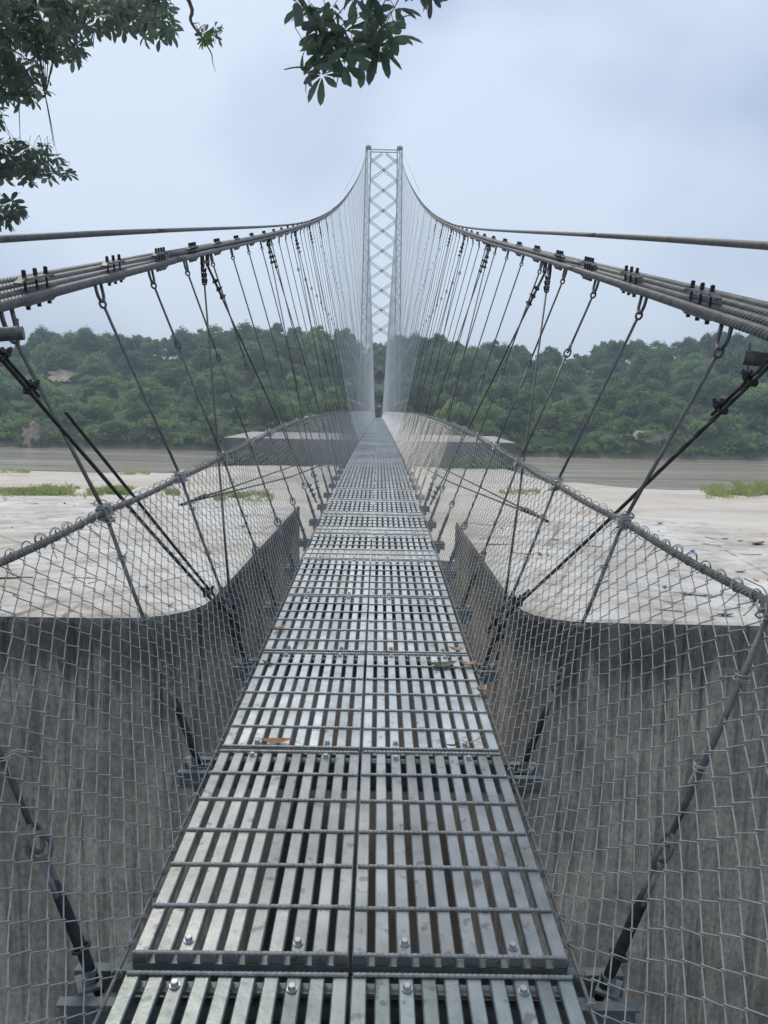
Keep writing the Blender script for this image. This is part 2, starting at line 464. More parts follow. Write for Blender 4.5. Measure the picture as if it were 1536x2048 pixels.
# ------------------------------------------------------------------ bridge profile
deck_z = lambda y: 10.0 + DECK(y)
DECK = curve([(-6, -1.626), (0, -1.41), (1.67, -1.35), (7, -1.160), (9, -1.09), (12, -1.02), (17, -.95), (25, -.92),
              (51, -.85), (75, -.80), (110, -.92), (150, -1.2), (250, -1.4)])
CZ = curve([(-6, -1.86), (2.74, .375), (5.95, 1.175), (12, 2.72), (21.3, 5.17), (37, 9.6), (62, 17.4), (103, 31.6), (150, 50.0)])
CX = curve([(-6, .70), (2.74, 1.30), (5.95, 1.48), (12, 1.60), (21.3, 1.85), (37, 2.2), (62, 2.6), (103, 2.9), (150, 3.1)])
cab_z = lambda y: 10.0 + CZ(y)
cab_x = lambda y: CX(y)
PITCHY, Y0 = 1.07, 1.67
row_y = lambda k: Y0 + PITCHY*k
TOWER_Y = 150.0
LAST_ROW = int((TOWER_Y-2.5-Y0)/PITCHY)         # suspender rows up to the tower
BEAM_X = 0.645
def rail_pt(y):
    """height and half spacing of the handrail rope"""
    y = np.asarray(y, float)
    dz = deck_z(y)
    h = 0.925 + 0.03*np.clip((y-4)/4, 0, 1)
    t = h/np.maximum(cab_z(y)-dz, 1.2)
    line = BEAM_X + np.clip(t, 0, 1)*(cab_x(y)-BEAM_X)
    w = np.clip((y-4.2)/5.0, 0, 1)
    return 0.97*(1-w)+line*w*1.04, dz+h

bridge = tag(empty('suspension_bridge', (0, 0, 8.5)),
             'long steel suspension footbridge with slatted metal walkway and wire mesh sides', 'bridge')
def bpart(o):
    """parent to the bridge keeping world coordinates"""
    o.parent = bridge
    o.matrix_parent_inverse = Matrix.Translation((0, 0, -8.5))
    return o

# ------------------------------------------------------------------ setting: ground, river, hill
def grid_obj(name, xs, ys, zf, mat):
    X, Y = np.meshgrid(xs, ys)
    Z = zf(X, Y)
    V = np.stack([X, Y, Z], -1).reshape(-1, 3)
    nx = len(xs); i = np.arange(len(ys)-1)[:, None]*nx; j = np.arange(nx-1)[None, :]
    Q = np.stack([i+j, i+j+1, i+nx+j+1, i+nx+j], -1).reshape(-1, 4)
    b = MB(); b.add(V, Q)
    return tag(b.build(name, mat, smooth=True), kind='structure')

SHORE = curve([(-900, 112), (-120, 112), (-58, 114.7), (-36, 115.5), (-29, 121), (-26, 138), (-24, 158), (-10, 166), (10, 166), (21, 156), (23, 130), (31, 111.5), (57, 107.5), (120, 105), (900, 100)])
def ground_z(X, Y):
    sh = SHORE(X) + 1.2*fbm(X/14, Y/30, 5, 3)
    d = sh-Y                                     # distance from the water line, inland positive
    z = np.where(d > 0, 1.05*(1-np.exp(-d/11.0)), -0.12*np.minimum(-d, 14))
    z = z + 0.12*fbm(X/9, Y/13, 2, 4)*np.clip(d/8, 0, 1)
    near = np.clip((46-Y)/14, 0, 1); near = near*near*(3-2*near)
    z = z*(1-near) + (3.0+0.25*fbm(X/3, Y/3, 9, 3))*near
    return z
def sp(a, b, n): return np.linspace(a, b, n)
gx = np.unique(np.concatenate([sp(-3000, -200, 15), sp(-200, -60, 36), sp(-60, 60, 121), sp(60, 200, 36), sp(200, 3000, 15)]))
gy = np.unique(np.concatenate([sp(-3000, -20, 15), sp(-20, 60, 81), sp(60, 175, 140), sp(175, 3000, 15)]))
grid_obj('ground', gx, gy, ground_z, M['sand'])
b = MB(); b.add([[-1500, 60, 0], [1500, 60, 0], [1500, 230, 0], [-1500, 230, 0]], [[0, 1, 2, 3]])
tag(b.build('river', M['water']), kind='structure')

# skyline of the wooded hill, read from the photograph, minus the height of the trees on it
SKY = [(-400, 700), (-150, 700), (0, 684), (60, 668), (200, 662), (280, 655), (335, 668), (400, 652), (470, 645), (560, 648), (640, 662), (700, 672),
       (760, 682), (830, 670), (900, 678), (960, 684), (1100, 694), (1165, 702), (1230, 676), (1300, 680), (1370, 666), (1450, 656), (1536, 648), (1700, 645), (2000, 660)]
RIDGE_Y = 285.0
_rx = []; _rz = []
for px_, py_ in SKY:
    P_ = at_y(px_, py_, RIDGE_Y)
    _rx.append(P_[0]); _rz.append(P_[2])
RIDGE = curve(list(zip(_rx, _rz)))
def shore_far(X): return 179.5 + 0.012*X + 1.4*vnoise(X/17, 0*X, 3)
def hill_z(X, Y):
    top = RIDGE(np.clip(X*RIDGE_Y/np.maximum(Y, 150), -185, 215)) - 8.5
    s = (Y-shore_far(X))
    bank = np.clip(s/4.0, 0, 1)*3.2
    t = np.clip(s/(RIDGE_Y-178), 0, 1)
    body = 3.2 + (top-3.2)*(t**0.92)
    z = np.where(s < 0, -1.5+np.clip(s, -6, 0)*0.3+1.5*np.clip(1+s/3, 0, 1), np.where(s < 4, bank, body))
    z = z + np.clip(s/25, 0, 1)*(1.8*fbm(X/30, Y/26, 8, 3))
    back = np.clip((Y-RIDGE_Y)/160, 0, 1)
    return z*(1-back) + 6*back
hx = np.unique(np.concatenate([sp(-900, -230, 18), sp(-230, 230, 154), sp(230, 900, 18)]))
hy = np.unique(np.concatenate([sp(172, 200, 22), sp(200, 300, 40), sp(300, 520, 12)]))
grid_obj('hill', hx, hy, hill_z, M['hill'])

# ------------------------------------------------------------------ concrete anchor blocks
def block(name, outline, z0, z1, label, cat, r=0.06, mat='concrete'):
    """prism over an outline (counter-clockwise), with a small rounded lip and gently uneven top"""
    o = np.array(outline, float)
    b = MB(); n = len(o)
    c = o.mean(0)
    def inset(d):
        P = np.roll(o, 1, 0); N = np.roll(o, -1, 0)
        e1 = (o-P)/np.linalg.norm(o-P, axis=1, keepdims=True); e2 = (N-o)/np.linalg.norm(N-o, axis=1, keepdims=True)
        n1 = np.stack([-e1[:, 1], e1[:, 0]], 1); n2 = np.stack([-e2[:, 1], e2[:, 0]], 1)
        k = (n1+n2)/2; k /= np.maximum((k*n1).sum(1, keepdims=True), 0.4)
        return o+k*d
    rings = [(0, z0), (0, z1-r), (r*0.3, z1-r*0.3), (r, z1)]
    V = []
    for d, z in rings:
        p = inset(d); V.append(np.column_stack([p, np.full(n, z)]))
    V = np.concatenate(V)
    j = np.arange(n); j2 = (j+1) % n; Q = []
    for k in range(len(rings)-1):
        Q.append(np.stack([k*n+j, k*n+j2, (k+1)*n+j2, (k+1)*n+j], 1))
    m0 = (len(rings)-1)*n
    V = np.concatenate([V, [[c[0], c[1], z1+0.01]]])
    T = np.stack([m0+j, m0+j2, np.full(n, len(V)-1)], 1)
    b.add(V, np.concatenate(Q), T)
    return tag(b.build(name, M[mat]), label, cat)
BT = 8.30                                        # top of the near blocks
_c = CAM[0]
def arc_corner(pts, rad, n=6):
    """round the corner pts[1] between pts[0] and pts[2]"""
    a, c, e = [np.array(p, float) for p in pts]
    u = (a-c)/np.linalg.norm(a-c); v = (e-c)/np.linalg.norm(e-c)
    ts = np.linspace(0, 1, n)
    return [tuple(((1-t)**2)*(c+u*rad)+2*t*(1-t)*c+t*t*(c+v*rad)) for t in ts]
lx, rx = -1.40, 1.29
left_outline = [(-11.0, 5.86)] + arc_corner([(-11, 5.86), (lx-0.02, 5.90), (lx, 13.5)], 0.75) + [(lx+0.03, 13.45), (-3.4, 13.58), (-11.0, 13.95)]
right_outline = arc_corner([(rx, 11.6), (rx+0.02, 6.02), (9, 5.98)], 0.62) + [(6.6, 5.98), (6.6, 9.0), (5.72, 10.9), (5.42, 12.15), (3.7, 12.02), (rx+0.02, 11.75)]
block('concrete_block', left_outline, 2.4, BT, 'long grey concrete anchor block beside the walkway, straight back edge, dark mould on its face', 'concrete block')
block('concrete_block', right_outline, 2.4, BT, 'grey concrete anchor block beside the walkway with one cut back corner', 'concrete block')
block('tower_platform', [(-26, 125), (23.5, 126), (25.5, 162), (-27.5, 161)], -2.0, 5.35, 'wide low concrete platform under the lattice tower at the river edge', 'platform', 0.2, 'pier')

# ------------------------------------------------------------------ walkway
PW, NS = 0.540, 10
PL = PITCHY-0.022
def slat_mesh(length):
    w, h, c = 0.0184, 0.021, 0.003
    pr = np.array([(-w, -h), (w, -h), (w, -c), (w-c, 0), (-w+c, 0), (-w, -c)])
    n = len(pr)
    V = np.concatenate([np.column_stack([pr[:, 0], np.full(n, y), pr[:, 1]]) for y in (-length/2, length/2)])
    j = np.arange(n); j2 = (j+1) % n
    b = MB(); b.add(V, np.stack([j, j2, n+j2, n+j], 1)[:, ::-1], None)
    for e in range(1, n-1): b.t.append(np.array([[0, e, e+1], [n, n+e+1, n+e]]))
    return b.mesh('slat')
def rebar_mesh(length):
    k = int(length/0.007)
    xs = np.linspace(-length/2, length/2, k)
    r = np.where(np.arange(k) % 2 == 0, 0.0056, 0.0044)
    b = MB(); b.tube(np.column_stack([xs, 0*xs, 0*xs]), r, 8)
    return b.mesh('cross_bar')
def bolt_mesh():
    b = MB()
    b.tube([(0, 0, 0), (0, 0, 0.003)], 0.013, 14)
    b.tube([(0, 0, 0.003), (0, 0, 0.012), (0, 0, 0.0135)], [0.010, 0.010, 0.008], 6)
    return b.mesh('bolt')
def frame_mesh(length):
    b = MB()
    for s in (-1, 1):
        b.box((0, s*(length/2-0.018), -0.0285), (PW/2, 0.016, 0.0042))
        b.box((0, s*(length/2-0.006), -0.045), (PW/2, 0.003, 0.0125))
        b.box((s*(PW/2-0.018), 0, -0.029), (0.012, length/2-0.03, 0.0042))
    return b.mesh('deck_panel')
me_slat = slat_mesh(PL-0.004); me_slat.materials.append(M['deck'])
me_bar = rebar_mesh(PW-0.004); me_bar.materials.append(M['rebar'])
me_bolt = bolt_mesh(); me_bolt.materials.append(M['bolt'])
me_frame = frame_mesh(PL); me_frame.materials.append(M['beam'])
def solid_panel(bars, detail):
    b = MB()
    for i in range(NS):
        x = -PW/2+0.0187+(PW-0.0374)*i/(NS-1)
        b.box((x, 0, -0.012), (0.0193, PL/2-0.002, 0.012))
    ys = np.linspace(-PL/2+0.008, PL/2-0.008, 7)
    for y in ys:
        b.box((0, y, 0.005), (PW/2-0.002, 0.0055, 0.005))
    return b
def far_panel_mesh():
    b = solid_panel(7, 1)
    return b.mesh('deck_panel')
me_far = far_panel_mesh(); me_far.materials.append(M['deck'])
NEAR0, NEAR1, MID1 = -3, 11, 62                  # rows with single slats, rows with whole panels
SXS = [-PW/2+0.0187+(PW-0.0374)*i/(NS-1) for i in range(NS)]
bar_ys = [-PL/2+0.007] + [-PL/2+PL*(i)/6.0 for i in range(1, 6)] + [PL/2-0.007]
for k in range(NEAR0, MID1):
    y = row_y(k)+PITCHY/2
    dzdy = float((deck_z(y+0.5)-deck_z(y-0.5)))
    for s in (-1, 1):
        loc = (s*(PW/2+0.0045), y-(0.016 if k == -1 else 0), float(deck_z(y))-(0.012 if k == -1 else 0)-8.5)
        rot = (math.atan(dzdy)+random.uniform(-.0012, .0012), random.uniform(-.002, .002), random.uniform(-.0015, .0015))
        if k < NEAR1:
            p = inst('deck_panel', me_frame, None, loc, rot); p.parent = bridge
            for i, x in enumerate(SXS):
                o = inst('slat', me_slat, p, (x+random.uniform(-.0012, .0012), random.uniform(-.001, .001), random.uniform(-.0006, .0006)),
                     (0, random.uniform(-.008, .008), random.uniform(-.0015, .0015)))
                o.color = (.50, .55, .54, 1) if k <= -1 else (.64, .645, .635, 1) if k == 0 else (.97, 1.0, 1.0, 1)  # nearest rows darkened in colour in place of a weaker reflection
            for yy in bar_ys:
                inst('cross_bar', me_bar, p, (random.uniform(-.002, .002), yy+random.uniform(-.003, .003), 0.0045), (0, 0, random.uniform(-.006, .006)))
            if k >= -2:
                for yy in (-PL/2+0.045, PL/2-0.045):
                    for i in (2, 7):
                        ii = i if s < 0 else NS-1-i
                        inst('bolt', me_bolt, p, (SXS[ii]+random.uniform(-.003, .003), yy+random.uniform(-.005, .005), 0.0005), (0, 0, random.random()))
        else:
            p = inst('deck_panel', me_far, None, loc, rot); p.parent = bridge
b = MB()
for k in range(MID1, int((232-Y0)/PITCHY)):
    y = row_y(k)+PITCHY/2; z = float(deck_z(y)); sl = float(deck_z(y+0.5)-deck_z(y-0.5))
    for s in (-1, 1):
        for x0, x1 in ((0.006, 0.16), (0.18, 0.36), (0.38, 0.545)):
            b.box((s*(x0+x1)/2, y, z-0.012), ((x1-x0)/2, PL/2, 0.012))
    for f in (-.48, -.16, .16, .48):
        b.box((0, y+f, z+0.005), (0.54, 0.006, 0.005))
bpart(tag(b.build('deck_panel', M['deck']), kind='stuff'))

# cross-beams
def beam_mesh(detail=True):
    b = MB()
    for s in (-1, 1):
        b.box((0, s*0.045, -0.070), (0.70, 0.004, 0.030))
        b.box((0, s*0.056, -0.042), (0.70, 0.014, 0.003))
        b.box((0, s*0.056, -0.098), (0.70, 0.014, 0.003))
    if detail:
        for s in (-1, 1):
            b.box((s*0.648, 0.0, -0.036), (0.028, 0.032, 0.004), Euler((0, 0, 0.5*s)).to_matrix())
            b.tube([(s*BEAM_X, 0, -0.03), (s*BEAM_X, 0, 0.0)], 0.019, 6)
            b.tube([(s*BEAM_X, 0, -0.15), (s*BEAM_X, 0, -0.105)], 0.017, 6)
    return b.mesh('crossbeam')
me_beam = beam_mesh(); me_beam.materials.append(M['beam'])
for k in range(NEAR0, MID1):
    o = inst('crossbeam', me_beam, None, (0, row_y(k), float(deck_z(row_y(k)))-0.028-8.5), (0, 0, random.uniform(-.004, .004)))
    o.parent = bridge
b = MB()
for k in range(MID1, int((232-Y0)/PITCHY)):
    y = row_y(k); z = float(deck_z(y))
    b.box((0, y, z-0.09), (0.74, 0.05, 0.04))
bpart(tag(b.build('crossbeam', M['beam']), kind='stuff'))
for s in (-1, 1):                                # longitudinal edge bars that carry the foot of the mesh
    b = MB()
    ys = np.concatenate([np.arange(-1.5, 30, PITCHY/2), np.arange(30, 240, 4)])
    b.tube(np.column_stack([np.full(len(ys), s*0.566), ys, deck_z(ys)-0.014]), 0.0055, 6)
    bpart(b.build('edge_bar', M['clamp'], smooth=True))

# ------------------------------------------------------------------ main cables
def rope_geo(b, P, r, lobes, lay, step, n):
    """twisted strand surface along a smooth path"""
    seg = np.linalg.norm(np.diff(P, axis=0), axis=1); s = np.concatenate([[0], np.cumsum(seg)])
    k = int(s[-1]/step); t = np.linspace(0, s[-1], k)
    Q = np.column_stack([np.interp(t, s, P[:, i]) for i in range(3)])
    ph = t*2*math.pi/lay
    def prof(i, a):
        w = np.abs(np.cos((a - ph[i])*lobes/2.0))
        return 0.74+0.26*np.sqrt(w)
    b.tube(Q, r, n, prof=prof)
NEARC = 5.6
SPLAY = [(0.0, -0.018), (0.040, 0.002), (0.105, 0.012), (0.172, 0.022)]
BUND = [(-0.0205, -0.0205), (0.0205, -0.0205), (-0.0205, 0.0205), (0.0205, 0.0205)]
def cab_off(i, y):
    w = np.clip((9.5-y)/7.0, 0, 1); w = w**1.3
    ox = BUND[i][0]*(1-w)+SPLAY[i][0]*w; oz = BUND[i][1]*(1-w)+SPLAY[i][1]*w
    ext = np.clip((2.5-y)/4, 0, 2)
    return ox*(1+ext), oz*(1+0.6*ext)
RC = 0.0202
for s in (-1, 1):
    for i in range(4):
        b = MB()
        y = np.arange(-1.8, 1.66, 0.15)
        ox, oz = cab_off(i, y)
        b.tube(np.column_stack([s*(cab_x(y)+ox), y, cab_z(y)+oz]), RC*0.98, 10)
        y = np.arange(1.6, NEARC, 0.05)
        ox, oz = cab_off(i, y)
        P = np.column_stack([s*(cab_x(y)+ox), y, cab_z(y)+oz])
        rope_geo(b, P, RC*1.06, 5, 0.155, 0.0042, 25)
        y = np.concatenate([np.arange(NEARC-0.1, 40, 0.4), np.arange(40, TOWER_Y, 2.0), [TOWER_Y]])
        ox, oz = cab_off(i, y)
        b.tube(np.column_stack([s*(cab_x(y)+ox), y, cab_z(y)+oz]), RC*0.98, 8)
        bpart(b.build('main_cable', M['rope_far'] if False else M['rope'], smooth=True))
    # the outermost rope leaves the bundle about 20 m out and runs to its own anchor
    A = at_x(0, 478, -2.0) if s < 0 else at_x(1536, 492, 2.0)
    B = np.array([s*(cab_x(20.5)+0.03), 20.5, cab_z(20.5)+0.05])
    b = MB()
    d = (A-B)/(A[1]-B[1])
    def pt(y): 
        u = (y-A[1])/(B[1]-A[1])
        return np.column_stack([A[0]+(B[0]-A[0])*u, y, A[2]+(B[2]-A[2])*u-0.10*4*u*(1-u)*np.clip(u, 0, 1)])
    rope_geo(b, pt(np.arange(2.6, 7.0, 0.1)), RC*1.06, 5, 0.155, 0.0042, 25)
    b.tube(pt(np.arange(-2.0, 2.65, 0.3)), RC*0.98, 8)
    b.tube(pt(np.arange(6.9, 20.6, 0.4)), RC*0.98, 8)
    y = np.concatenate([np.arange(20.4, 150, 3.0), [150]])
    b.tube(np.column_stack([s*(cab_x(y)+0.03), y, cab_z(y)+0.055]), RC*0.98, 8)
    bpart(b.build('main_cable', M['rope'], smooth=True))
    # far side of the tower: down to the small end tower
    b = MB()
    y = np.linspace(150, 240, 30); u = (y-150)/90
    b.tube(np.column_stack([s*(3.1-1.9*u), y, 60+(20.6-60)*u-9*4*u*(1-u)]), 0.04, 6)
    bpart(b.build('main_cable', M['rope'], smooth=True))
    b = MB()
    b.tube([(s*3.25, 149.8, 60.3), (s*(cab_x(58)+0.25), 58, cab_z(58)+0.3)], 0.012, 5)
    bpart(b.build('guy_wire', M['rod'], smooth=True))

def frame_at(y, s):
    e = 0.2
    t = np.array([s*(cab_x(y+e)-cab_x(y-e)), 2*e, cab_z(y+e)-cab_z(y-e)]); t /= np.linalg.norm(t)
    x = np.cross(t, [0, 0, 1.0]); x /= np.linalg.norm(x)
    u = np.cross(x, t)
    return t, x*s if s > 0 else -x*1.0, u
def clamp(b, y, s, near):
    t, x, u = frame_at(y, s)
    x = x if x[0]*s > 0 else -x                  # x points outwards
    ox = sum(cab_off(i, y)[0] for i in range(2))/2; oz = sum(cab_off(i, y)[1] for i in range(4))/4
    c = np.array([s*(cab_x(y)+ox), y, cab_z(y)+oz])
    ax = np.array([x, t, u])
    if near:
        for sg in (1, -1):
            b.box(c+u*sg*0.046, (0.017, 0.13, 0.0045), ax)
            b.box(c+u*sg*0.043+t*0.155, (0.014, 0.035, 0.004), np.array([x, t*0.97-u*sg*0.24, u]))
            b.box(c+u*sg*0.043-t*0.155, (0.014, 0.035, 0.004), np.array([x, t*0.97+u*sg*0.24, u]))
    else:
        b.box(c+u*0.047, (0.022, 0.14, 0.006), ax)
        b.box(c-u*0.047, (0.022, 0.14, 0.006), ax)
    return c, t, x, u
def studs(b, c, t, x, u, n=4, sides=6, h=0.062):
    n = 3 if c[1] < 5 else 4
    for i in range(n):
        q = c+t*(-0.115+0.23*i/(n-1))
        b.tube([q-u*0.060, q+u*(0.047+h*0.55)], 0.005, sides)
        b.tube([q+u*0.053, q+u*(0.053+h*0.42)], 0.0088, 6)
        b.tube([q-u*0.068, q-u*0.05], 0.0088, 6)
NCL = 30
for s in (-1, 1):
    far_plate = MB()
    for k in list(range(-1, LAST_ROW)):
        y = row_y(k)+0.34                        # plates sit between the shackles
        if k < NCL:
            b = MB(); c, t, x, u = clamp(b, y, s, True)
            o = bpart(b.build('cable_clamp', M['clamp']))
            b = MB(); studs(b, c, t, x, u)
            st = b.build('stud', M['black']); st.parent = o
        else:
            c, t, x, u = clamp(far_plate, y, s, False)
            if k < 90:
                for i in (-1, 1): far_plate.box(c+t*i*0.08+u*0.08, (0.014, 0.014, 0.03), np.array([x, t, u]))
    bpart(tag(far_plate.build('cable_clamp', M['rod']), kind='stuff'))

# ------------------------------------------------------------------ suspenders
RS = 0.0074
def susp_pts(k, s):
    y = row_y(k); dz = float(deck_z(y))
    bot = np.array([s*BEAM_X, y, dz-0.03])
    rx_, rz_ = rail_pt(y); rail = np.array([s*float(rx_), y, float(rz_)])
    top = np.array([s*float(cab_x(y)), y, float(cab_z(y))-0.036])
    return y, bot, rail, top
def eye(b, c, d, side, r=0.021, wr=RS*0.85, n=12):
    b.ring(c, d, side, r*1.35, r, wr, n, 6)
for k in range(-1, LAST_ROW):
    for s in (-1, 1):
        y, bot, rail, top = susp_pts(k, s)
        up = (top-rail)/np.linalg.norm(top-rail)
        yv = np.array([0, 1.0, 0])
        sidev = np.cross(up, yv)
        if k < 10:
            # clamp shackle: an inverted stirrup below the rope
            b = MB(); H = 0.088
            a = np.linspace(0, math.pi, 9)
            down = np.array([0, 0, -1.0])*0.96+np.array([-s*0.2, 0, 0]); down /= np.linalg.norm(down)
            P = [top+yv*0.044+down*-0.02] + [top+yv*0.044*math.cos(q)+down*(H-0.045+0.045*math.sin(q)) for q in a] + [top-yv*0.044+down*-0.02]
            b.tube(P, 0.0085, 7)
            sh = bpart(b.build('suspender', M['rod'], smooth=True)) 
            tip = top+down*(H+0.008)
            par = sh
            b = MB()
            ctr = tip - up*0.0
            # joints along the rod, counted up from the walkway
            up = (ctr-rail)/np.linalg.norm(ctr-rail)
            side = np.cross(up, yv); side /= np.linalg.norm(side)
            eye(b, ctr-up*0.004, up, side, 0.0145)
            js = []
            zj = 10.42
            while zj < ctr[2]-0.3:
                if zj > rail[2]+0.3: js.append(rail+(ctr-rail)*((zj-rail[2])/(ctr[2]-rail[2])))
                zj += 2.25
            nodes = [ctr-up*0.021] + js[::-1] + [rail]
            for i in range(len(nodes)-1):
                A, B = nodes[i], nodes[i+1]
                d = (B-A)/np.linalg.norm(B-A)
                A2 = A+d*(0.0 if i == 0 else 0.03); B2 = B-d*(0.032 if i < len(nodes)-2 else 0.0)
                mid = (A2+B2)/2+np.array([s*0.006, 0, 0])
                if i == 0:                       # slight crook below the eye, as forged
                    A3 = A2+d*0.09
                    b.tube([A2+yv*0.004, A2+d*0.03+yv*0.004, A3, (A3+B2)/2, B2], RS, 7)
                else:
                    b.tube([A2, mid, B2], RS, 7)
            rod = b.build('rod', M['rod'], smooth=True); rod.parent = par
            for J in js:
                b = MB()
                eye(b, J+up*0.016, up, yv, 0.022); eye(b, J-up*0.016, up, side*0.8+yv*0.6, 0.022)
                o = b.build('eye_link', M['rod'], smooth=True); o.parent = par
            # lower leg: rod, hook and eye, black coated tension rod down to the beam
            lo = bot + (rail-bot)*0.36
            d = (rail-lo)/np.linalg.norm(rail-lo)
            b = MB(); b.tube([rail, (rail+lo)/2+np.array([s*.004, 0, 0]), lo+d*0.03], RS, 7)
            eye(b, lo+d*0.004, d, yv, 0.027, RS*0.85)
            o = b.build('rod', M['rod'], smooth=True); o.parent = par
            dn = (bot-lo)/np.linalg.norm(bot-lo); sd = np.cross(dn, yv)
            b = MB(); eye(b, lo+dn*0.022, dn, sd*0.85+yv*0.5, 0.026, RS*0.85)
            b.tube([lo+dn*0.05+yv*0.012, lo+dn*0.14+yv*0.010, lo+dn*0.2], RS*0.9, 7)
            b.tube([lo+dn*0.05-yv*0.012, lo+dn*0.14-yv*0.010, lo+dn*0.2], RS*0.9, 7)
            o = b.build('hook', M['rod'], smooth=True); o.parent = par
            b = MB(); b.tube([lo+dn*0.12, lo+dn*0.16, bot-dn*0.03, bot+dn*0.07], [0.012, 0.0145, 0.0145, 0.012], 8)
            b.ring(bot-dn*0.06, yv, sd, 0.02, 0.02, 0.005, 8, 4)
            o = b.build('coated_sleeve', M['black'], smooth=True); o.parent = par
            # binding wire where the rod crosses the handrail
            b = MB(); 
            for q in range(8):
                c = rail+d*random.uniform(-.035, .035)+np.array([0, random.uniform(-.02, .02), 0])
                b.ring(c, (1, 0, 0), np.array([0, random.uniform(.3, 1), random.uniform(-.8, .8)]), 0.025, 0.026, 0.0026, 9, 3)
            for q in range(9):
                e = rail+np.array([random.uniform(-.06, .06), random.uniform(-.08, .08), random.uniform(-.07, .06)])
                b.tube([rail, (rail+e)/2+np.array([0.01, 0, 0.01]), e], 0.0017, 3)
            b.box(rail+np.array([0, 0, 0.0]), (0.018, 0.028, 0.024), Euler((.3*s, .2, .1)).to_matrix())
            o = b.build('binding_wire', M['wire']); o.parent = par
        else:
            b = MB()
            near = k < 40
            n = 5 if near else 3
            r = RS if near else RS*0.85
            tip = top-np.array([0, 0, 0.11])
            b.tube([bot, rail, tip], r, n)
            if k < 70:
                b.ring(top-np.array([0, 0, 0.05]), yv, (0, 0, 1.0), 0.042, 0.075, 0.0085, 8, 4)
                zj = 10.42
                while zj < tip[2]-0.5:
                    if zj > rail[2]+0.3:
                        J = rail+(tip-rail)*((zj-rail[2])/(tip[2]-rail[2]))
                        b.ring(J+up*0.018, up, yv, 0.03, 0.022, 0.008, 7, 3)
                        b.ring(J-up*0.022, up, sidev, 0.03, 0.022, 0.008, 7, 3)
                    zj += 2.25
                b.tube([bot+(rail-bot)*0.22, bot], 0.0145, 5)
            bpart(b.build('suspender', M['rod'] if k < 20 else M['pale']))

# ------------------------------------------------------------------ handrail ropes
for s in (-1, 1):
    b = MB()
    y = np.concatenate([np.arange(-1.8, 20, 0.12), np.arange(20, 150, 1.0)])
    rx_, rz_ = rail_pt(y)
    fr = (y-Y0)/PITCHY; sag = -0.010*np.sin(np.pi*(fr-np.floor(fr)))*(y < 25)
    P = np.column_stack([s*rx_, y, rz_+sag])
    i = np.searchsorted(y, 5.5)
    rope_geo(b, P[:i], 0.0125, 6, 0.075, 0.006, 12)
    b.tube(P[i-1:], 0.0115, 6)
    bpart(b.build('handrail_rope', M['rail'], smooth=True))

# ------------------------------------------------------------------ chain-link mesh on both sides
def chainlink(b, s, ya, yb, w, h, r, n=3, loops=True):
    cols = int((yb-ya)/(w/2))
    for i in range(cols):
        y0 = ya+i*w/2
        rx_, rz_ = rail_pt(y0); dz = float(deck_z(y0))
        H = math.hypot(float(rx_)-0.57, float(rz_)-dz+0.01)
        m_ = max(6, int(H/(h/2)))
        j = np.arange(m_+1)
        yy = y0+np.where((j+i) % 2 == 0, 0.0, w/2)
        # interlocking wires: swing to alternate sides of the fence plane at the crossings
        v = j/m_
        bulge = 0.030*np.sin(np.pi*v)+0.010*vnoise(yy*2.3, v*5+s*7, 4)
        X = 0.57+(float(rx_)-0.57)*v + bulge + np.where((j+i) % 2 == 0, r*0.9, -r*0.9)
        yy = yy + 0.006*vnoise(yy*9, v*14, 21+s) + 0.012*vnoise(yy*1.7, v*4, 3+s)
        Z = (dz-0.012)*(1-v)+float(rz_)*v + 0.006*vnoise(yy*8, v*12, 33) + 0.01*vnoise(yy*1.3, v*3, 17)
        X[-1] = float(rx_)
        if loops:                                # hooked-over corners where two wires interlock
            sg_ = np.where((j+i) % 2 == 0, -1.0, 1.0)*0.0018
            dv = 0.0034
            X = np.repeat(X, 2); yy2 = np.repeat(yy+sg_, 2); Z = np.repeat(Z, 2)
            Z[0::2] -= dv; Z[1::2] += dv
            off = np.tile([1.0, -1.0], len(j))*r*0.9
            X = X+off
            b.tube(np.column_stack([s*X, yy2, Z]), r, n, cap=False)
        else: b.tube(np.column_stack([s*X, yy, Z]), r, n, cap=False)
        if loops and y0 < 9:
            e = random.uniform(.7, 1.2)
            c = np.array([s*float(rx_), yy[-1], float(rz_)])
            b.ring(c, (s*1.0, 0, 0.0), (0, random.uniform(-.35, .35), 1.0), 0.0185*e, 0.021*e, 0.0016, 9, 3)
            if random.random() < 0.5:
                q = c+np.array([-s*random.uniform(0, .03), random.uniform(-.03, .03), -random.uniform(.02, .075)])
                b.tube([c+np.array([s*.016, 0, 0]), (c+q)/2+np.array([s*.02, .01, 0]), q], 0.0016, 3, cap=False)
            c = np.array([s*0.566, yy[0], dz-0.012])
            b.ring(c, (1, 0, 0), (0, random.uniform(-.3, .3), 1.0), 0.013, 0.014, 0.0016, 7, 3)
for s in (-1, 1):
    b = MB()
    chainlink(b, s, -1.2, 9.0, 0.098, 0.076, 0.00165, 4)
    chainlink(b, s, 9.0, 24.0, 0.098, 0.076, 0.0019, 3, False)
    bpart(b.build('wire_mesh', M['wire']))
    b = MB()
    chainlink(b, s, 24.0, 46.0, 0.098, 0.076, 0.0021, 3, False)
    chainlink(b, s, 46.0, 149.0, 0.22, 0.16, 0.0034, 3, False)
    bpart(b.build('wire_mesh', M['pale']))
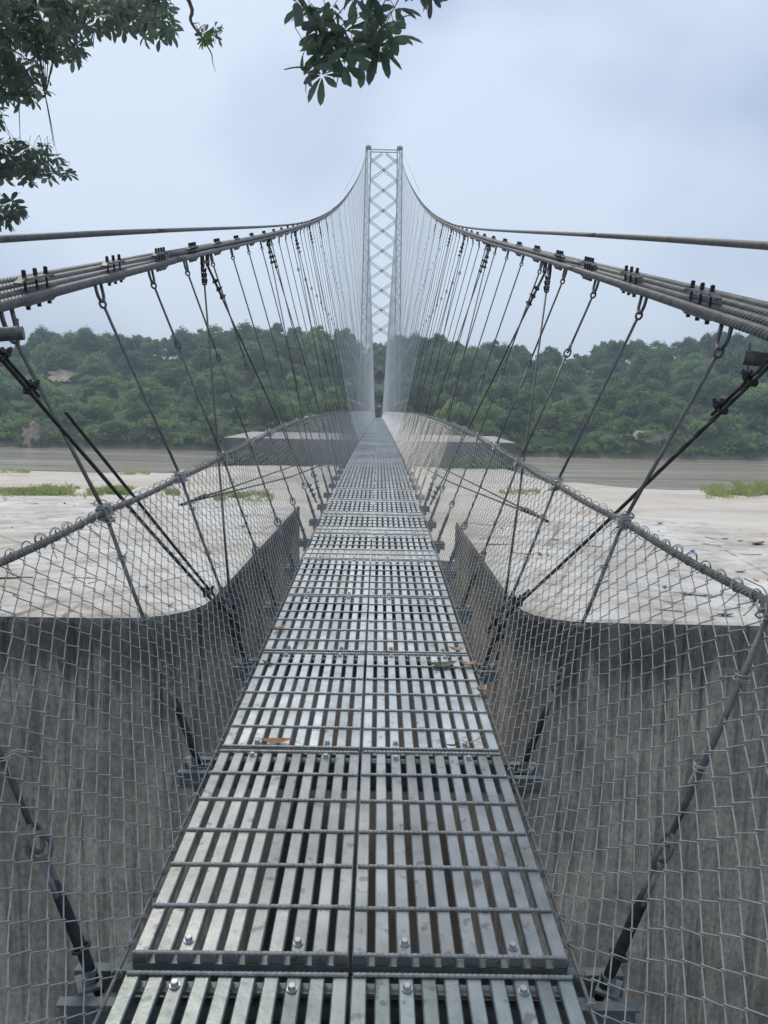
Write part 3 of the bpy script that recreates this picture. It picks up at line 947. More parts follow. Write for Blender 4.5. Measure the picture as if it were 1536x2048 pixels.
# bits of tie wire holding the mesh to the rods
for s in (-1, 1):
    for k in range(0, 5):
        y, bot, rail, top = susp_pts(k, s)
        for f in (0.58, 0.82):
            c = bot+(rail-bot)*f
            b = MB()
            for q in range(3):
                b.ring(c+np.array([0, 0, random.uniform(-.012, .012)]), (1, 0, 0), (0, 1, random.uniform(-.3, .3)), 0.018, 0.018, 0.0015, 9, 3)
            for q in range(3):
                e = c+np.array([-s*random.uniform(0, .06), random.uniform(-.06, .06), random.uniform(-.05, .03)])
                b.tube([c, (c+e)/2+np.array([0, 0, .012]), e], 0.0013, 3)
            bpart(b.build('tie_wire', M['wire']))

# ------------------------------------------------------------------ diagonal stay ropes with rope clips
def rope_clip(b, c, d):
    x = np.cross(d, [0, 0, 1.0]); x /= np.linalg.norm(x); u = np.cross(x, d)
    ax = np.array([x, d, u])
    b.ring(c, x, u, 0.017, 0.017, 0.006, 10, 5)
    b.box(c+u*0.018, (0.022, 0.012, 0.008), ax)
    for q in (-1, 1):
        b.tube([c+x*q*0.019+u*0.01, c+x*q*0.017+u*0.045], 0.005, 5)
        b.tube([c+x*q*0.017+u*0.026, c+x*q*0.017+u*0.038], 0.009, 6)
def stay(A, B, clipsA=3, clipsB=3, r=0.0095, tail=0.0, name='stay_rope', detail=True, gap=0.10):
    A = np.asarray(A, float); B = np.asarray(B, float)
    d = (B-A)/np.linalg.norm(B-A)
    b = MB()
    b.tube([A, A+(B-A)*0.5+np.array([0, 0, -0.012]), B], r, 8)
    off = np.cross(d, [0, 0, 1.0]); off /= np.linalg.norm(off); off = np.cross(off, d)*r*1.9
    if clipsA: b.tube([A+off, A+d*(0.06+gap*clipsA)+off], r*0.8, 7)
    if clipsB: b.tube([B+off, B-d*(0.12+gap*clipsB+tail)+off+np.array([0, 0, 0.05*tail])], r*0.9, 7)
    o = bpart(b.build(name, M['stay'], smooth=True))
    if detail:
        for i in range(clipsA):
            b = MB(); rope_clip(b, A+d*(0.16+gap*i), d); c = b.build('rope_clip', M['black']); c.parent = o
        for i in range(clipsB):
            b = MB(); rope_clip(b, B-d*(0.14+gap*i), d); c = b.build('rope_clip', M['black']); c.parent = o
    return o
for s in (-1, 1):
    # nearest stay, pinned under the main cable beside the first shackle
    if s < 0: A = np.array([-1.235, 2.36, 10.26]); B = np.array([-0.68, 3.90, 8.80])
    else: A = np.array([1.29, 2.30, 10.22]); B = np.array([0.70, 4.15, 8.75])
    stay(A, B, 2, 3, 0.0078, 1.1 if s < 0 else 0.0, gap=0.15)
    # steel pin that carries it
    b = MB()
    q = np.array([-1.235, 2.60, 10.24]) if s < 0 else np.array([s*(float(cab_x(2.45))+0.03), 2.5, float(cab_z(2.5))-0.115])
    dx = np.array([-s*1.0, 0.25, 0.12]); dx /= np.linalg.norm(dx)
    b.tube([q-dx*0.1, q+dx*0.055], 0.024, 14)
    b.tube([q+dx*0.038+np.array([0, 0, 0.05]), q+dx*0.038-np.array([0, 0, 0.055])], 0.004, 6)
    b.box(q-dx*0.07, (0.045, 0.012, 0.05)); b.box(q-dx*0.07-np.array([0, 0.03, -.03]), (0.05, 0.03, 0.012))
    b.ring(q-dx*0.06+np.array([0, 0, 0.07]), (0, 1, 0), (0, 0, 1), 0.03, 0.07, 0.008, 10, 5)
    bpart(b.build('anchor_pin', M['rod']))
    # V-shaped pairs further out
    for kk in range(5, 130, 4 if True else 5):
        yk = row_y(kk)-0.25
        if yk > 140: break
        C = np.array([s*float(cab_x(yk)), yk, float(cab_z(yk))-0.12])
        det = kk < 26
        ya = row_y(kk-3) if kk < 8 else yk-1.3-0.10*(C[2]-9)
        yb = yk+1.9+0.16*(C[2]-9)
        for yy, sg in ((ya, -1), (yb, 1)):
            B = np.array([s*0.70, yy, float(deck_z(yy))-0.03])
            if kk > 30 and kk % 8 != 5: continue
            stay(C+np.array([0, sg*0.09, 0]), B, 3 if det else 0, 3 if kk < 10 else 0, 0.0075 if det else 0.006, 0, detail=det, gap=0.085)
        if det:
            b = MB()
            t, x, u = frame_at(yk, s)
            b.bar(C-t*0.16+u*0.02, C+t*0.16+u*0.02, 0.022, 0.022)
            for q in (-.15, -.08, .08, .15): b.tube([C+t*q-u*0.02, C+t*q+u*0.09], 0.012, 6)
            bpart(b.build('stay_bracket', M['black']))
    # wind ropes, from anchors on the back edge of each block out to the walkway
    wa = np.array([-3.35, 13.2, BT+0.03]) if s < 0 else np.array([2.75, 12.0, BT+0.03])
    for yy, dz_ in ((34.0, -0.25), (22.0, -0.3)):
        B = np.array([s*0.72, yy, float(deck_z(yy))+dz_])
        b = MB(); b.tube([wa, (wa+B)/2-np.array([0, 0, 0.12]), B], 0.016, 7)
        o = bpart(b.build('wind_rope', M['stay'], smooth=True))
        d = (B-wa)/np.linalg.norm(B-wa)
        for i in range(3):
            b = MB(); rope_clip(b, wa+d*(0.35+0.2*i), d); c = b.build('rope_clip', M['black']); c.parent = o
        b = MB(); b.tube([wa-d*0.25, wa+d*0.9+np.array([0, 0, .03])], 0.022, 8)
        c = b.build('thimble_end', M['stay']); c.parent = o

# ------------------------------------------------------------------ lattice tower
tower = tag(empty('lattice_tower', (0.12, TOWER_Y, 5.36)), 'tall pale galvanised lattice tower with crossed bracing carrying the bridge cables', 'tower')
TB, TT = 5.36, 60.0
def leg_c(s, z):
    f = (z-TB)/(TT-TB)
    return s*(3.55-0.55*f)
TW = 0.52
def tpart(b, name, mat=None):
    o = b.build(name, mat or M['tower'])
    o.parent = tower; o.matrix_parent_inverse = Matrix.Translation((-0.12, -TOWER_Y, -5.36))
    return o
NX = 14
zs = np.linspace(TT-1.2, TB+1.0, NX)
dzp = zs[0]-zs[1]
for s in (-1, 1):
    b = MB()
    for cx in (-1, 1):
        for cy in (-1, 1):
            b.bar((0.12+leg_c(s, TB)+cx*TW, TOWER_Y+cy*TW, TB), (0.12+leg_c(s, TT)+cx*TW*0.9, TOWER_Y+cy*TW, TT), 0.19, 0.19, (0, 1, 0))
    leg = tpart(b, 'tower_leg')
    b = MB()
    n = 54
    for i in range(n):
        z0 = TB+(TT-TB)*i/n; z1 = TB+(TT-TB)*(i+1)/n
        for cy in (-1, 1):
            g = 1 if (i % 2 == 0) else -1
            b.bar((0.12+leg_c(s, z0)-g*TW, TOWER_Y+cy*TW, z0), (0.12+leg_c(s, z1)+g*TW, TOWER_Y+cy*TW, z1), 0.07, 0.07, (0, 1, 0))
            b.bar((0.12+leg_c(s, z0)-g*cy*TW, TOWER_Y-TW, z0), (0.12+leg_c(s, z1)-g*cy*TW, TOWER_Y+TW, z1), 0.07, 0.07, (1, 0, 0))
    o = b.build('lacing', M['tower']); o.parent = leg
    b = MB(); b.box((0.12+leg_c(s, TT), TOWER_Y, TT+0.25), (0.55, 0.65, 0.18)); b.box((0.12+leg_c(s, TT), TOWER_Y, TT+0.5), (0.28, 0.5, 0.14), None, 0.7)
    tpart(b, 'cable_saddle')
    b = MB(); b.box((0.12+leg_c(s, TB), TOWER_Y, TB+0.3), (1.2, 1.2, 0.35), None, 0.85)
    tpart(b, 'footing', M['concrete'])
z = TT-1.9-1.87
first = True
while z > TB+2.2:
    for d in (-1, 1):
        b = MB()
        for e in (-1, 1):
            hh = 1.87
            p0 = (0.12+leg_c(-1, z-d*hh)+TW, TOWER_Y, z-d*hh+e*0.22); p1 = (0.12+leg_c(1, z+d*hh)-TW, TOWER_Y, z+d*hh+e*0.22)
            b.bar(p0, p1, 0.11, 0.12, (0, 1, 0))
        tpart(b, 'cross_brace')
    b = MB(); b.box((0.12, TOWER_Y, z), (0.22, 0.09, 0.2)); tpart(b, 'gusset_plate')
    z -= 3.75
for zz in (TT-0.05, TT-0.5):
    b = MB(); b.bar((0.12+leg_c(-1, zz)+TW, TOWER_Y, zz), (0.12+leg_c(1, zz)-TW, TOWER_Y, zz), 0.14, 0.15, (0, 1, 0)); tpart(b, 'top_beam')
for d in (-1, 1):
    b = MB()
    for e in (-1, 1):
        b.bar((0.12+d*(3.0-TW), TOWER_Y, TT-2.3+e*0.2), (0.12+d*0.25, TOWER_Y, TT-0.55+e*0.2-0.15), 0.12, 0.13, (0, 1, 0))
    tpart(b, 'cross_brace')
# small far tower at the end of the bridge
t2 = tag(empty('lattice_tower', (0.55, 240, 6.0)), 'small far lattice tower seen through the tall tower, at the far bank', 'tower')
b0 = []
for s in (-1, 1):
    b = MB(); b.bar((0.55+s*1.15, 240, 6.0), (0.55+s*1.15, 240, 20.7), 0.32, 0.32, (0, 1, 0)); b0.append((b, 'tower_leg'))
zz = 20.0
while zz > 12.5:
    for d in (-1, 1):
        b = MB(); b.bar((0.55-1.1, 240, zz-d*0.65-.65), (0.55+1.1, 240, zz+d*0.65-.65), 0.11, 0.11, (0, 1, 0)); b0.append((b, 'cross_brace'))
    zz -= 1.35
b = MB(); b.bar((0.55-1.1, 240, 20.6), (0.55+1.1, 240, 20.6), 0.22, 0.22, (0, 1, 0)); b0.append((b, 'top_beam'))
for b, nm in b0:
    o = b.build(nm, M['tower']); o.parent = t2; o.matrix_parent_inverse = Matrix.Translation((-0.55, -240, -6.0))
sg = tag(empty('sign_board', (0.46, 236, 8.6)), 'small white board on posts at the far end of the walkway', 'sign')
mw_ = mat_plain('white_board', (0.8, 0.8, 0.8), 0.5, 0, 0.03)
b = MB(); b.box((0, 0, 3.3), (0.75, 0.05, 0.28)); b.build('board', mw_, sg)
for q in (-.55, .55):
    b = MB(); b.box((q, 0.08, 1.5), (0.05, 0.03, 1.9)); b.build('post', M['tower'], sg)

# ------------------------------------------------------------------ forest on the far bank
def leaf_cloud(b, centres, radii, n, size, flat=0.75, seed=0):
    rg = np.random.default_rng(seed)
    w = np.array([r[0]*r[1] for r in radii]); w = w/w.sum()
    idx = rg.choice(len(centres), n, p=w)
    C = np.asarray(centres)[idx]; Rr = np.asarray(radii)[idx]
    d = rg.normal(size=(n, 3)); d /= np.linalg.norm(d, axis=1, keepdims=True)
    d[:, 2] = np.where(d[:, 2] < -0.35, -d[:, 2]*0.6, d[:, 2])
    rad = 0.62+0.58*rg.random(n)**1.4
    P = C+d*Rr*rad[:, None]
    nrm = d*0.8+rg.normal(size=(n, 3))*0.55; nrm[:, 2] += 0.5
    nrm /= np.linalg.norm(nrm, axis=1, keepdims=True)
    a = np.cross(nrm, rg.normal(size=(n, 3))); a /= np.linalg.norm(a, axis=1, keepdims=True)
    c = np.cross(nrm, a)
    sz = size*(0.6+0.9*rg.random(n))
    a = a*sz[:, None]; c = c*(sz*0.62)[:, None]
    V = np.stack([P-a, P-a*0.1-c, P+a, P+a*0.05+c], 1).reshape(-1, 3)
    b.add(V, np.arange(n*4).reshape(-1, 4))
def crown_mesh(seed, wid, hgt, nclump, nleaf, size, spread=0.75):
    rg = np.random.default_rng(seed)
    cs = []; rs = []
    for i in range(nclump):
        a = rg.random()*6.283; q = math.sqrt(rg.random())*spread
        zz = hgt*(0.16+0.66*(1-q**1.6)*rg.uniform(0.35, 1.0))
        cs.append((math.cos(a)*q*wid, math.sin(a)*q*wid, zz))
        r = rg.uniform(0.14, 0.36)*wid
        rs.append((r, r*rg.uniform(.75, 1.1), r*rg.uniform(0.6, 1.35)))
    b = MB(); leaf_cloud(b, cs, rs, nleaf, size, seed=seed)
    return b.mesh('crown')
def trunk_mesh(h, r, seed):
    rg = np.random.default_rng(seed); b = MB()
    z = np.linspace(-1.5, h, 6)
    P = np.column_stack([np.cumsum(rg.normal(0, .12, 6)), np.cumsum(rg.normal(0, .12, 6)), z])
    b.tube(P, np.linspace(r, r*0.45, 6), 7)
    for i in range(5):
        a = rg.random()*6.283; l = rg.uniform(0.25, 0.5)*h
        s0 = P[3]+(P[5]-P[3])*rg.random()
        b.tube([s0, s0+np.array([math.cos(a)*l*.5, math.sin(a)*l*.5, l*.35]), s0+np.array([math.cos(a)*l, math.sin(a)*l, l*.85])], [r*.4, r*.28, r*.1], 5)
    return b.mesh('trunk')
KINDS = []   # (crown mesh, trunk mesh, label)
for i, (wd, hg, nc, nl, sz, mat, th, lab) in enumerate([
        (5.4, 11.0, 34, 7000, .30, 'f_dark', 5.5, 'tall dark green tree with broad clumped crown in the far hillside forest'),
        (6.6, 9.5, 40, 7600, .30, 'f_mid', 4.5, 'wide spreading mid-green tree in the far hillside forest'),
        (4.2, 11.5, 30, 6000, .29, 'f_dark', 6.0, 'narrow dark green tree with stacked crown in the far hillside forest'),
        (6.2, 7.5, 36, 7000, .29, 'f_mid', 3.5, 'rounded mid-green tree with low crown in the far hillside forest'),
        (5.2, 8.0, 32, 6400, .28, 'f_light', 3.2, 'light yellowish green leafy tree in the far hillside forest'),
        (6.0, 12.5, 40, 8000, .31, 'f_dark', 6.5, 'big dark green tree with high domed crown in the far hillside forest')]):
    cm = crown_mesh(40+i, wd, hg, nc, nl, sz); cm.materials.append(M[mat])
    tm = trunk_mesh(th, 0.30, 60+i); tm.materials.append(M['bark'])
    KINDS.append((cm, tm, lab))
SCARS = [(72, 868, 30, 26, 181.5), (128, 752, 42, 20, 230.0), (1312, 876, 42, 14, 183.0), (193, 775, 10, 8, 226.0)]    # px, py, half size px, y
SC3 = []
for (px_, py_, a, bb, yy) in SCARS:
    c = at_y(px_, py_, yy); SC3.append((c[0], yy, a/FPX*yy, c[2], bb/FPX*yy))
def in_scar(x, y):
    for (sx, sy, sw, sz_, sh_) in SC3:
        if abs(x-sx) < sw*1.25 and -24 < y-sy < 4: return True
    return False
count = 0
ys_rows = [184.5, 192, 201, 211, 222, 234, 247, 260, 273, 285]
extra = MB()
tree_spots = []
for ri, yr in enumerate(ys_rows):
    half = 0.535*yr+6
    step = 9.6 if ri < 3 else (10.4 if ri < 8 else 8.2)
    x = -half+random.uniform(0, 4)
    while x < half:
        xx = x+random.uniform(-2.6, 2.6); yy = yr+random.uniform(-3.4, 3.4)
        if not in_scar(xx, yy) and yy > shore_far(np.float64(xx))+2.5:
            tree_spots.append((xx, yy, ri))
        x += step*random.uniform(0.85, 1.2)
for xx, yy, ri in tree_spots:
    if ri <= 1: kd = random.choice([3, 4, 1, 4, 3])
    elif ri <= 4: kd = random.choice([0, 1, 2, 3, 3, 4])
    else: kd = random.choice([0, 1, 2, 5, 5, 0])
    sc = random.choice([random.uniform(.5, .75), random.uniform(.7, 1.0), random.uniform(.85, 1.15)])*(0.62 if ri == 0 else 0.85 if ri == 1 else 1.0)*(1.12 if ri >= 8 else 1.0)
    if ri >= 8: sc = random.uniform(.78, 1.08)
    z = float(hill_z(np.float64(xx), np.float64(yy)))
    cm, tm, lab = KINDS[kd]
    zone = ('on the slope just above the river' if ri <= 1 else 'on the lower half of the far slope' if ri <= 4 else 'high on the far slope below the crest' if ri <= 6 else 'on the crest of the far hill')
    if abs(xx) < 0.035*yy: zone = 'straight behind the tall lattice tower'+(' near the river' if ri <= 2 else ' on the crest' if ri > 6 else '')
    else:
        for si, (sx, sy, sw, sz_, sh_) in enumerate(SC3):
            if abs(xx-sx) < sw*1.25+9 and abs(yy-sy) < 22:
                zone = ['beside the pale cliff scar at the water', 'beside the wide scar halfway up the hill', 'around the bank scar with a grassy foot', 'beside the smallest scar on the slope'][si]; break
    lab = ' '.join(lab.replace('in the far hillside forest', zone).split()[:16])
    tr = tag(empty('forest_tree', (xx, yy, z-0.2), (0, 0, random.uniform(0, 6.28)), (sc, sc, sc*random.uniform(0.9, 1.2))), lab, 'tree', 'trees on the far hillside')
    inst('crown', cm, tr); inst('trunk', tm, tr)
print('trees', len(tree_spots))
# undergrowth and the woods beyond the picture's edges: too many leaves to count
b = MB()
rg = np.random.default_rng(5)
cs = []; rs = []
for i in range(2100):
    yy = 181+ (rg.random()**1.25)*108; xx = rg.uniform(-1, 1)*(0.56*yy+14)
    if in_scar(xx, yy) or yy < shore_far(np.float64(xx))+1.2: continue
    z = float(hill_z(np.float64(xx), np.float64(yy)))
    r = rg.uniform(0.9, 2.2)*(0.75 if yy < 190 else 1.0)*(1.7 if yy > 268 else 1.0)
    cs.append((xx, yy, z+r*0.3)); rs.append((r, r, r*0.85))
leaf_cloud(b, cs, rs, 110000, 0.36, seed=3)
tag(b.build('undergrowth', M['f_mid']), 'dense green undergrowth covering the far hillside between the trees', 'undergrowth', kind='stuff')
b = MB(); cs = []; rs = []
for i in range(520):
    yy = rg.uniform(184, 292); sd = rg.choice([-1, 1]); xx = sd*(0.56*yy+8+rg.random()*70)
    z = float(hill_z(np.float64(xx), np.float64(yy))); r = rg.uniform(2.2, 4.2)
    for q in range(3):
        cs.append((xx+rg.normal()*2, yy+rg.normal()*2, z+rg.uniform(2, 9))); rs.append((r, r, r*.75))
leaf_cloud(b, cs, rs, 70000, 0.6, seed=9)
tag(b.build('forest', M['f_dark']), 'dark green woodland continuing along the far hill', 'forest', kind='stuff')
# bare earth scars in the bank and slope
for i, (sx, sy, sw, sz_, sh_) in enumerate(SC3):
    n1, n2 = 46, 34
    U, V = np.meshgrid(np.linspace(-1, 1, n1), np.linspace(-1, 1, n2))
    edge = 1+0.25*fbm(U*2.2+i*9, V*2.2, 6, 3)
    X = sx+U*sw*edge; Z = sz_+V*sh_*edge
    rr = np.sqrt(U**2+V**2)
    slope = 0.45 if i in (0, 2) else 1.9
    Y = sy + (Z-sz_)*slope - 2.2 + 0.9*fbm(X/3.0, Z/3.0, 4, 4) + 5.5*np.clip(rr-0.82, 0, 1)
    keep = None
    b = MB()
    ii = np.arange(n2-1)[:, None]*n1; jj = np.arange(n1-1)[None, :]
    Q = np.stack([ii+jj, ii+jj+1, ii+n1+jj+1, ii+n1+jj], -1).reshape(-1, 4)
    rn = rr+0.5*fbm(U*2.6+i*5, V*2.6+i, 12, 4)
    rc = rn.ravel()[Q].mean(1)
    b.add(np.stack([X, Y, Z], -1).reshape(-1, 3), Q[rc < 0.80])
    o = b.build('landslide_scar', M['soil'], smooth=True)
    tag(o, kind='structure')
# shrubs at the waterline
shrub_me = []
for i in range(3):
    cm = crown_mesh(90+i, 1.9, 2.3, 8, 900, .24, 0.8); cm.materials.append(M['f_light' if i != 1 else 'f_mid']); shrub_me.append(cm)
stem_me = trunk_mesh(1.0, 0.06, 77); stem_me.materials.append(M['bark'])
for i in range(120):
    xx = -104+208*(i+random.uniform(-.4, .4))/119.0
    yy = float(shore_far(np.float64(xx)))+random.uniform(0.9, 3.2)
    if any(abs(xx-q[0]) < q[2]*1.0 and abs(yy-q[1]) < 9 for q in SC3): continue
    z = float(hill_z(np.float64(xx), np.float64(yy))); sc = random.uniform(0.6, 1.25)
    kd = random.choice([0, 1, 2, 0])
    sh = tag(empty('riverside_shrub', (xx, yy, z-0.1), (0, 0, random.uniform(0, 6)), (sc, sc, sc*random.uniform(.8, 1.3))),
             'low bright green shrub on the far bank just above the water', 'shrub', 'shrubs along the far waterline')
    inst('foliage', shrub_me[kd], sh); inst('stem', stem_me, sh)
for si, (sx, sy, sw, sz_, sh_) in enumerate(SC3):
    for i in range(9):
        a = 6.28*i/9+random.uniform(-.3, .3)
        xx = sx+math.cos(a)*sw*random.uniform(.75, 1.05); zz = sz_+math.sin(a)*sh_*random.uniform(.7, 1.1)
        yy = sy+(zz-sz_)*(0.45 if si in (0, 2) else 1.9)-2.6
        sc = random.uniform(.45, .95)
        sh = tag(empty('hillside_shrub', (xx, yy, zz-0.7*sc), (0, 0, a), (sc, sc, sc)),
                 'small green shrub clinging to the edge of '+['the pale cliff scar at the water', 'the wide scar halfway up the hill', 'the bank scar with a grassy foot', 'the smallest scar on the slope'][si],
                 'shrub', 'shrubs around the earth scars')
        inst('foliage', shrub_me[i % 3], sh); inst('stem', stem_me, sh)
# bushy little tree on the sand beside the tower platform
BUSHES = {462: 'dark leafy bush on the sand at the corner of the tower platform', 498: 'pale green bush against the front of the tower platform', 560: 'small dark bush in the shade of the tower platform',
          525: 'yellowish green bush between two darker bushes before the tower platform', 600: 'low dark bush near the middle of the tower platform front', 985: 'dark bush at the water-side corner of the tower platform',
          940: 'mid-green bush before the tower platform beside the dark corner bush', 1015: 'pale bush at the very edge of the sand beside the tower platform', 900: 'low green bush before the tower platform under the mesh'}
for (px_, py_, yy, sc, kd) in ((462, 938, 122, 0.52, 3), (498, 936, 123, 0.46, 4), (525, 934, 123, 0.40, 4), (560, 932, 123.5, 0.40, 3), (600, 932, 123.5, 0.34, 1), (985, 932, 124, 0.40, 3), (940, 932, 124, 0.36, 1), (1015, 934, 125, 0.40, 4), (900, 932, 124, 0.34, 4)):
    c = at_y(px_, py_, yy)
    gz = float(ground_z(np.float64(c[0]), np.float64(yy)))
    t = tag(empty('bush', (c[0], yy, max(gz, 0.1)), (0, 0, yy), (sc, sc, sc)),
            BUSHES[px_], 'bush')
    inst('foliage', KINDS[kd][0], t, (0, 0, -1.8)); inst('stem', KINDS[kd][1], t, (0, 0, -1.0), (0, 0, 0), (0.7, 0.7, 0.6))

# ------------------------------------------------------------------ grass on the sandbank
b = MB()
rg = np.random.default_rng(8)
PATCH = [(0, 205, 985, 990, 6500, .42), (60, 190, 978, 984, 1500, .40), (0, 60, 936, 940, 500, .35), (225, 300, 940, 944, 500, .35), (430, 545, 992, 998, 3000, .40), (330, 360, 985, 990, 400, .35), (1000, 1080, 984, 988, 900, .32),
         (1415, 1560, 983, 989, 2600, .55), (1480, 1560, 975, 980, 1200, .9), (1400, 1450, 972, 977, 500, .6), (215, 260, 985, 990, 700, .5), (0, 25, 905, 912, 300, .5)]
Vs = []
for x0, x1, y0, y1, n, hb in PATCH:
    c0 = at_z((x0+x1)/2, y1, 1.0); 
    for i in range(n):
        u = rg.random(); w = rg.normal()*0.55+0.5
        p = at_z(x0+(x1-x0)*u, y0+(y1-y0)*w, 1.0)
        if vnoise(p[0]/1.6, p[1]/2.2, 14)+0.5*vnoise(p[0]/.5, p[1]/.6, 4) < 0.02: continue
        gz = float(ground_z(p[0], p[1]))
        a = rg.random()*6.283; h = hb*rg.uniform(.5, 1.5)*(1.0+0.5*float(vnoise(p[0]/1.5, p[1]/1.5, 3))); wd = 0.055*rg.uniform(.7, 1.5)
        dx, dy = math.cos(a)*wd, math.sin(a)*wd
        lx_, ly_ = rg.normal()*h*.35, rg.normal()*h*.35
        Vs.append([(p[0]-dx, p[1]-dy, gz-.02), (p[0]+dx, p[1]+dy, gz-.02), (p[0]+lx_+dx*.6, p[1]+ly_+dy*.6, gz+h*.75), (p[0]+lx_*1.7, p[1]+ly_*1.7, gz+h)])
Vs = np.array(Vs).reshape(-1, 3)
b.add(Vs, np.arange(len(Vs)).reshape(-1, 4))
tag(b.build('grass', M['grass']), 'patches of green grass growing on the pale sandbank', 'grass', kind='stuff')

# ------------------------------------------------------------------ tree overhanging the near end
def leaflet(b, base, d, side, up, l, w, droop):
    """one pointed leaflet, folded along its midrib"""
    ts = np.array([0.0, 0.28, 0.6, 0.85, 1.0]); ws = np.array([0.10, 0.66, 1.0, 0.72, 0.0])*w/2
    mid = base+np.outer(ts*l, d)+np.outer(-droop*l*ts**2, up)
    lft = mid+np.outer(ws, side)+np.outer(ws*0.22, up); rgt = mid-np.outer(ws, side)+np.outer(ws*0.22, up)
    V = np.concatenate([lft[:4], mid, rgt[:4]])          # 0-3 left, 4-8 mid, 9-12 right
    Q = []
    for i in range(3):
        Q += [[i, 4+i, 5+i, i+1], [4+i, 9+i, 10+i, 5+i]]
    b.add(V, Q, [[3, 7, 8], [7, 12, 8]])
def palmate(seed, n=7, l=0.13, w=0.046, droop=0.35):
    """a palmate leaf: petiole up to a hub at the origin, leaflets round it"""
    rg = np.random.default_rng(seed); b = MB()
    up = np.array([0, 0, 1.0])
    a0 = rg.random()*6.28
    for i in range(n):
        a = a0+i*2*math.pi/n+rg.normal()*0.12
        tilt = rg.uniform(-0.6, 0.15)
        d = np.array([math.cos(a)*math.cos(tilt), math.sin(a)*math.cos(tilt), math.sin(tilt)])
        side = np.array([-math.sin(a), math.cos(a), rg.normal()*.25]); side /= np.linalg.norm(side)
        u = np.cross(d, side); u = u if u[2] > 0 else -u
        k = rg.uniform(.72, 1.15)
        leaflet(b, d*0.015, d, side, u, l*k, w*rg.uniform(.85, 1.15)*k**.5, droop*rg.uniform(.3, 1.3))
    b.tube([(0, 0, 0), (-0.02, 0.01, 0.06), (-0.06, 0.02, 0.115)], [0.0022, 0.0018, 0.0022], 4)
    return b.mesh('leaf')
LV = [palmate(200+i, n, l, w, dr) for i, (n, l, w, dr) in enumerate([(7, .13, .052, .3), (6, .12, .056, .4), (7, .14, .050, .2), (5, .115, .056, .45), (8, .125, .047, .3)])]
for me in LV: me.materials.append(M['near_leaf'])
LY = [palmate(230+i, n, l, w, dr) for i, (n, l, w, dr) in enumerate([(6, .12, .04, .15), (7, .11, .038, .2)])]
for me in LY: me.materials.append(M['young_leaf'])
otree = tag(empty('overhanging_tree', (-6.2, 3.2, 3.0)), 'tree with dark palm-shaped leaves hanging over the near end of the bridge', 'tree')
def opart(o):
    o.parent = otree; o.matrix_parent_inverse = Matrix.Translation((6.2, -3.2, -3.0)); return o
b = MB()
TP = [(-6.2, 3.2, 2.6), (-6.15, 3.25, 6.0), (-6.0, 3.4, 9.5), (-5.7, 3.7, 12.5), (-5.4, 4.0, 15.0), (-5.2, 4.2, 17.5)]
b.tube(TP, [.34, .29, .25, .20, .15, .08], 12)
opart(b.build('trunk', M['bark'], smooth=True))
def limb(pts, r0, r1, name='branch'):
    b = MB(); P = np.array(pts, float)
    t = np.linspace(0, 1, len(P)); tt = np.linspace(0, 1, len(P)*4)
    Q = np.column_stack([curve(list(zip(t, P[:, i])))(tt) for i in range(3)])
    b.tube(Q, np.linspace(r0, r1, len(Q)), 7)
    opart(b.build(name, M['bark'], smooth=True))
    return Q
def poly_in(x, y, poly):
    c = False; j = len(poly)-1
    for i in range(len(poly)):
        xi, yi = poly[i]; xj, yj = poly[j]
        if (yi > y) != (yj > y) and x < (xj-xi)*(y-yi)/(yj-yi)+xi: c = not c
        j = i
    return c
leaf_spots = []
def fill(poly, n, ya, yb, kinds, sc=1.0, hub_up=0.0, dens=None):
    xs = [p[0] for p in poly]; ys_ = [p[1] for p in poly]; got = 0; tries = 0
    while got < n and tries < n*60:
        tries += 1
        x = random.uniform(min(xs), max(xs)); y = random.uniform(min(ys_), max(ys_))
        if not poly_in(x, y, poly): continue
        yy = random.uniform(ya, yb)
        P = at_y(x, y, yy)
        leaf_spots.append((P, kinds, sc*random.uniform(.68, 1.0), max(0, -y)+random.random()))
        got += 1
# crown on the left: several sprays, 6 to 8 m away
fill([(-40, -30), (330, -30), (335, 25), (300, 60), (240, 62), (170, 60), (120, 70), (60, 60), (-40, 60)], 190, 6.2, 8.0, LV, 1.05)
fill([(300, -20), (345, 30), (340, 80), (310, 85), (275, 70)], 16, 6.4, 7.2, LV, .95)
fill([(-40, 40), (140, 40), (165, 105), (140, 135), (100, 110), (60, 140), (-40, 150)], 100, 6.4, 8.0, LV, 1.05)
fill([(-40, 130), (70, 130), (120, 178), (90, 200), (40, 205), (-40, 185)], 42, 6.4, 7.8, LV, 1.05)
fill([(-40, 200), (-2, 205), (4, 250), (-10, 290), (-40, 300)], 8, 6.5, 7.5, LV)
fill([(-40, 290), (30, 275), (90, 285), (128, 325), (140, 355), (105, 375), (40, 365), (-40, 360)], 64, 6.5, 7.6, LV, .95)
fill([(-40, 360), (10, 385), (45, 420), (40, 440), (-40, 445)], 22, 6.5, 7.4, LV, .95)
# spray straight above the walkway, nearer
fill([(600, -30), (800, -30), (790, 30), (780, 85), (740, 95), (690, 120), (650, 145), (620, 130), (605, 100), (640, 60), (610, 10)], 15, 3.7, 4.2, LV, .95)
for hx_, hy_ in ((612, 98), (622, 138), (645, 150), (690, 128), (720, 112), (758, 96), (785, 72), (758, 52), (640, 66), (604, 12), (690, 60), (738, 28), (652, 20), (790, 16), (672, 108), (700, 90)):
    leaf_spots.append((at_y(hx_, hy_, random.uniform(3.75, 4.1)), LV, random.uniform(.85, 1.05), random.random()*.5))
fill([(820, -30), (880, -30), (870, -4), (830, 0)], 5, 3.9, 4.2, LV, .8)
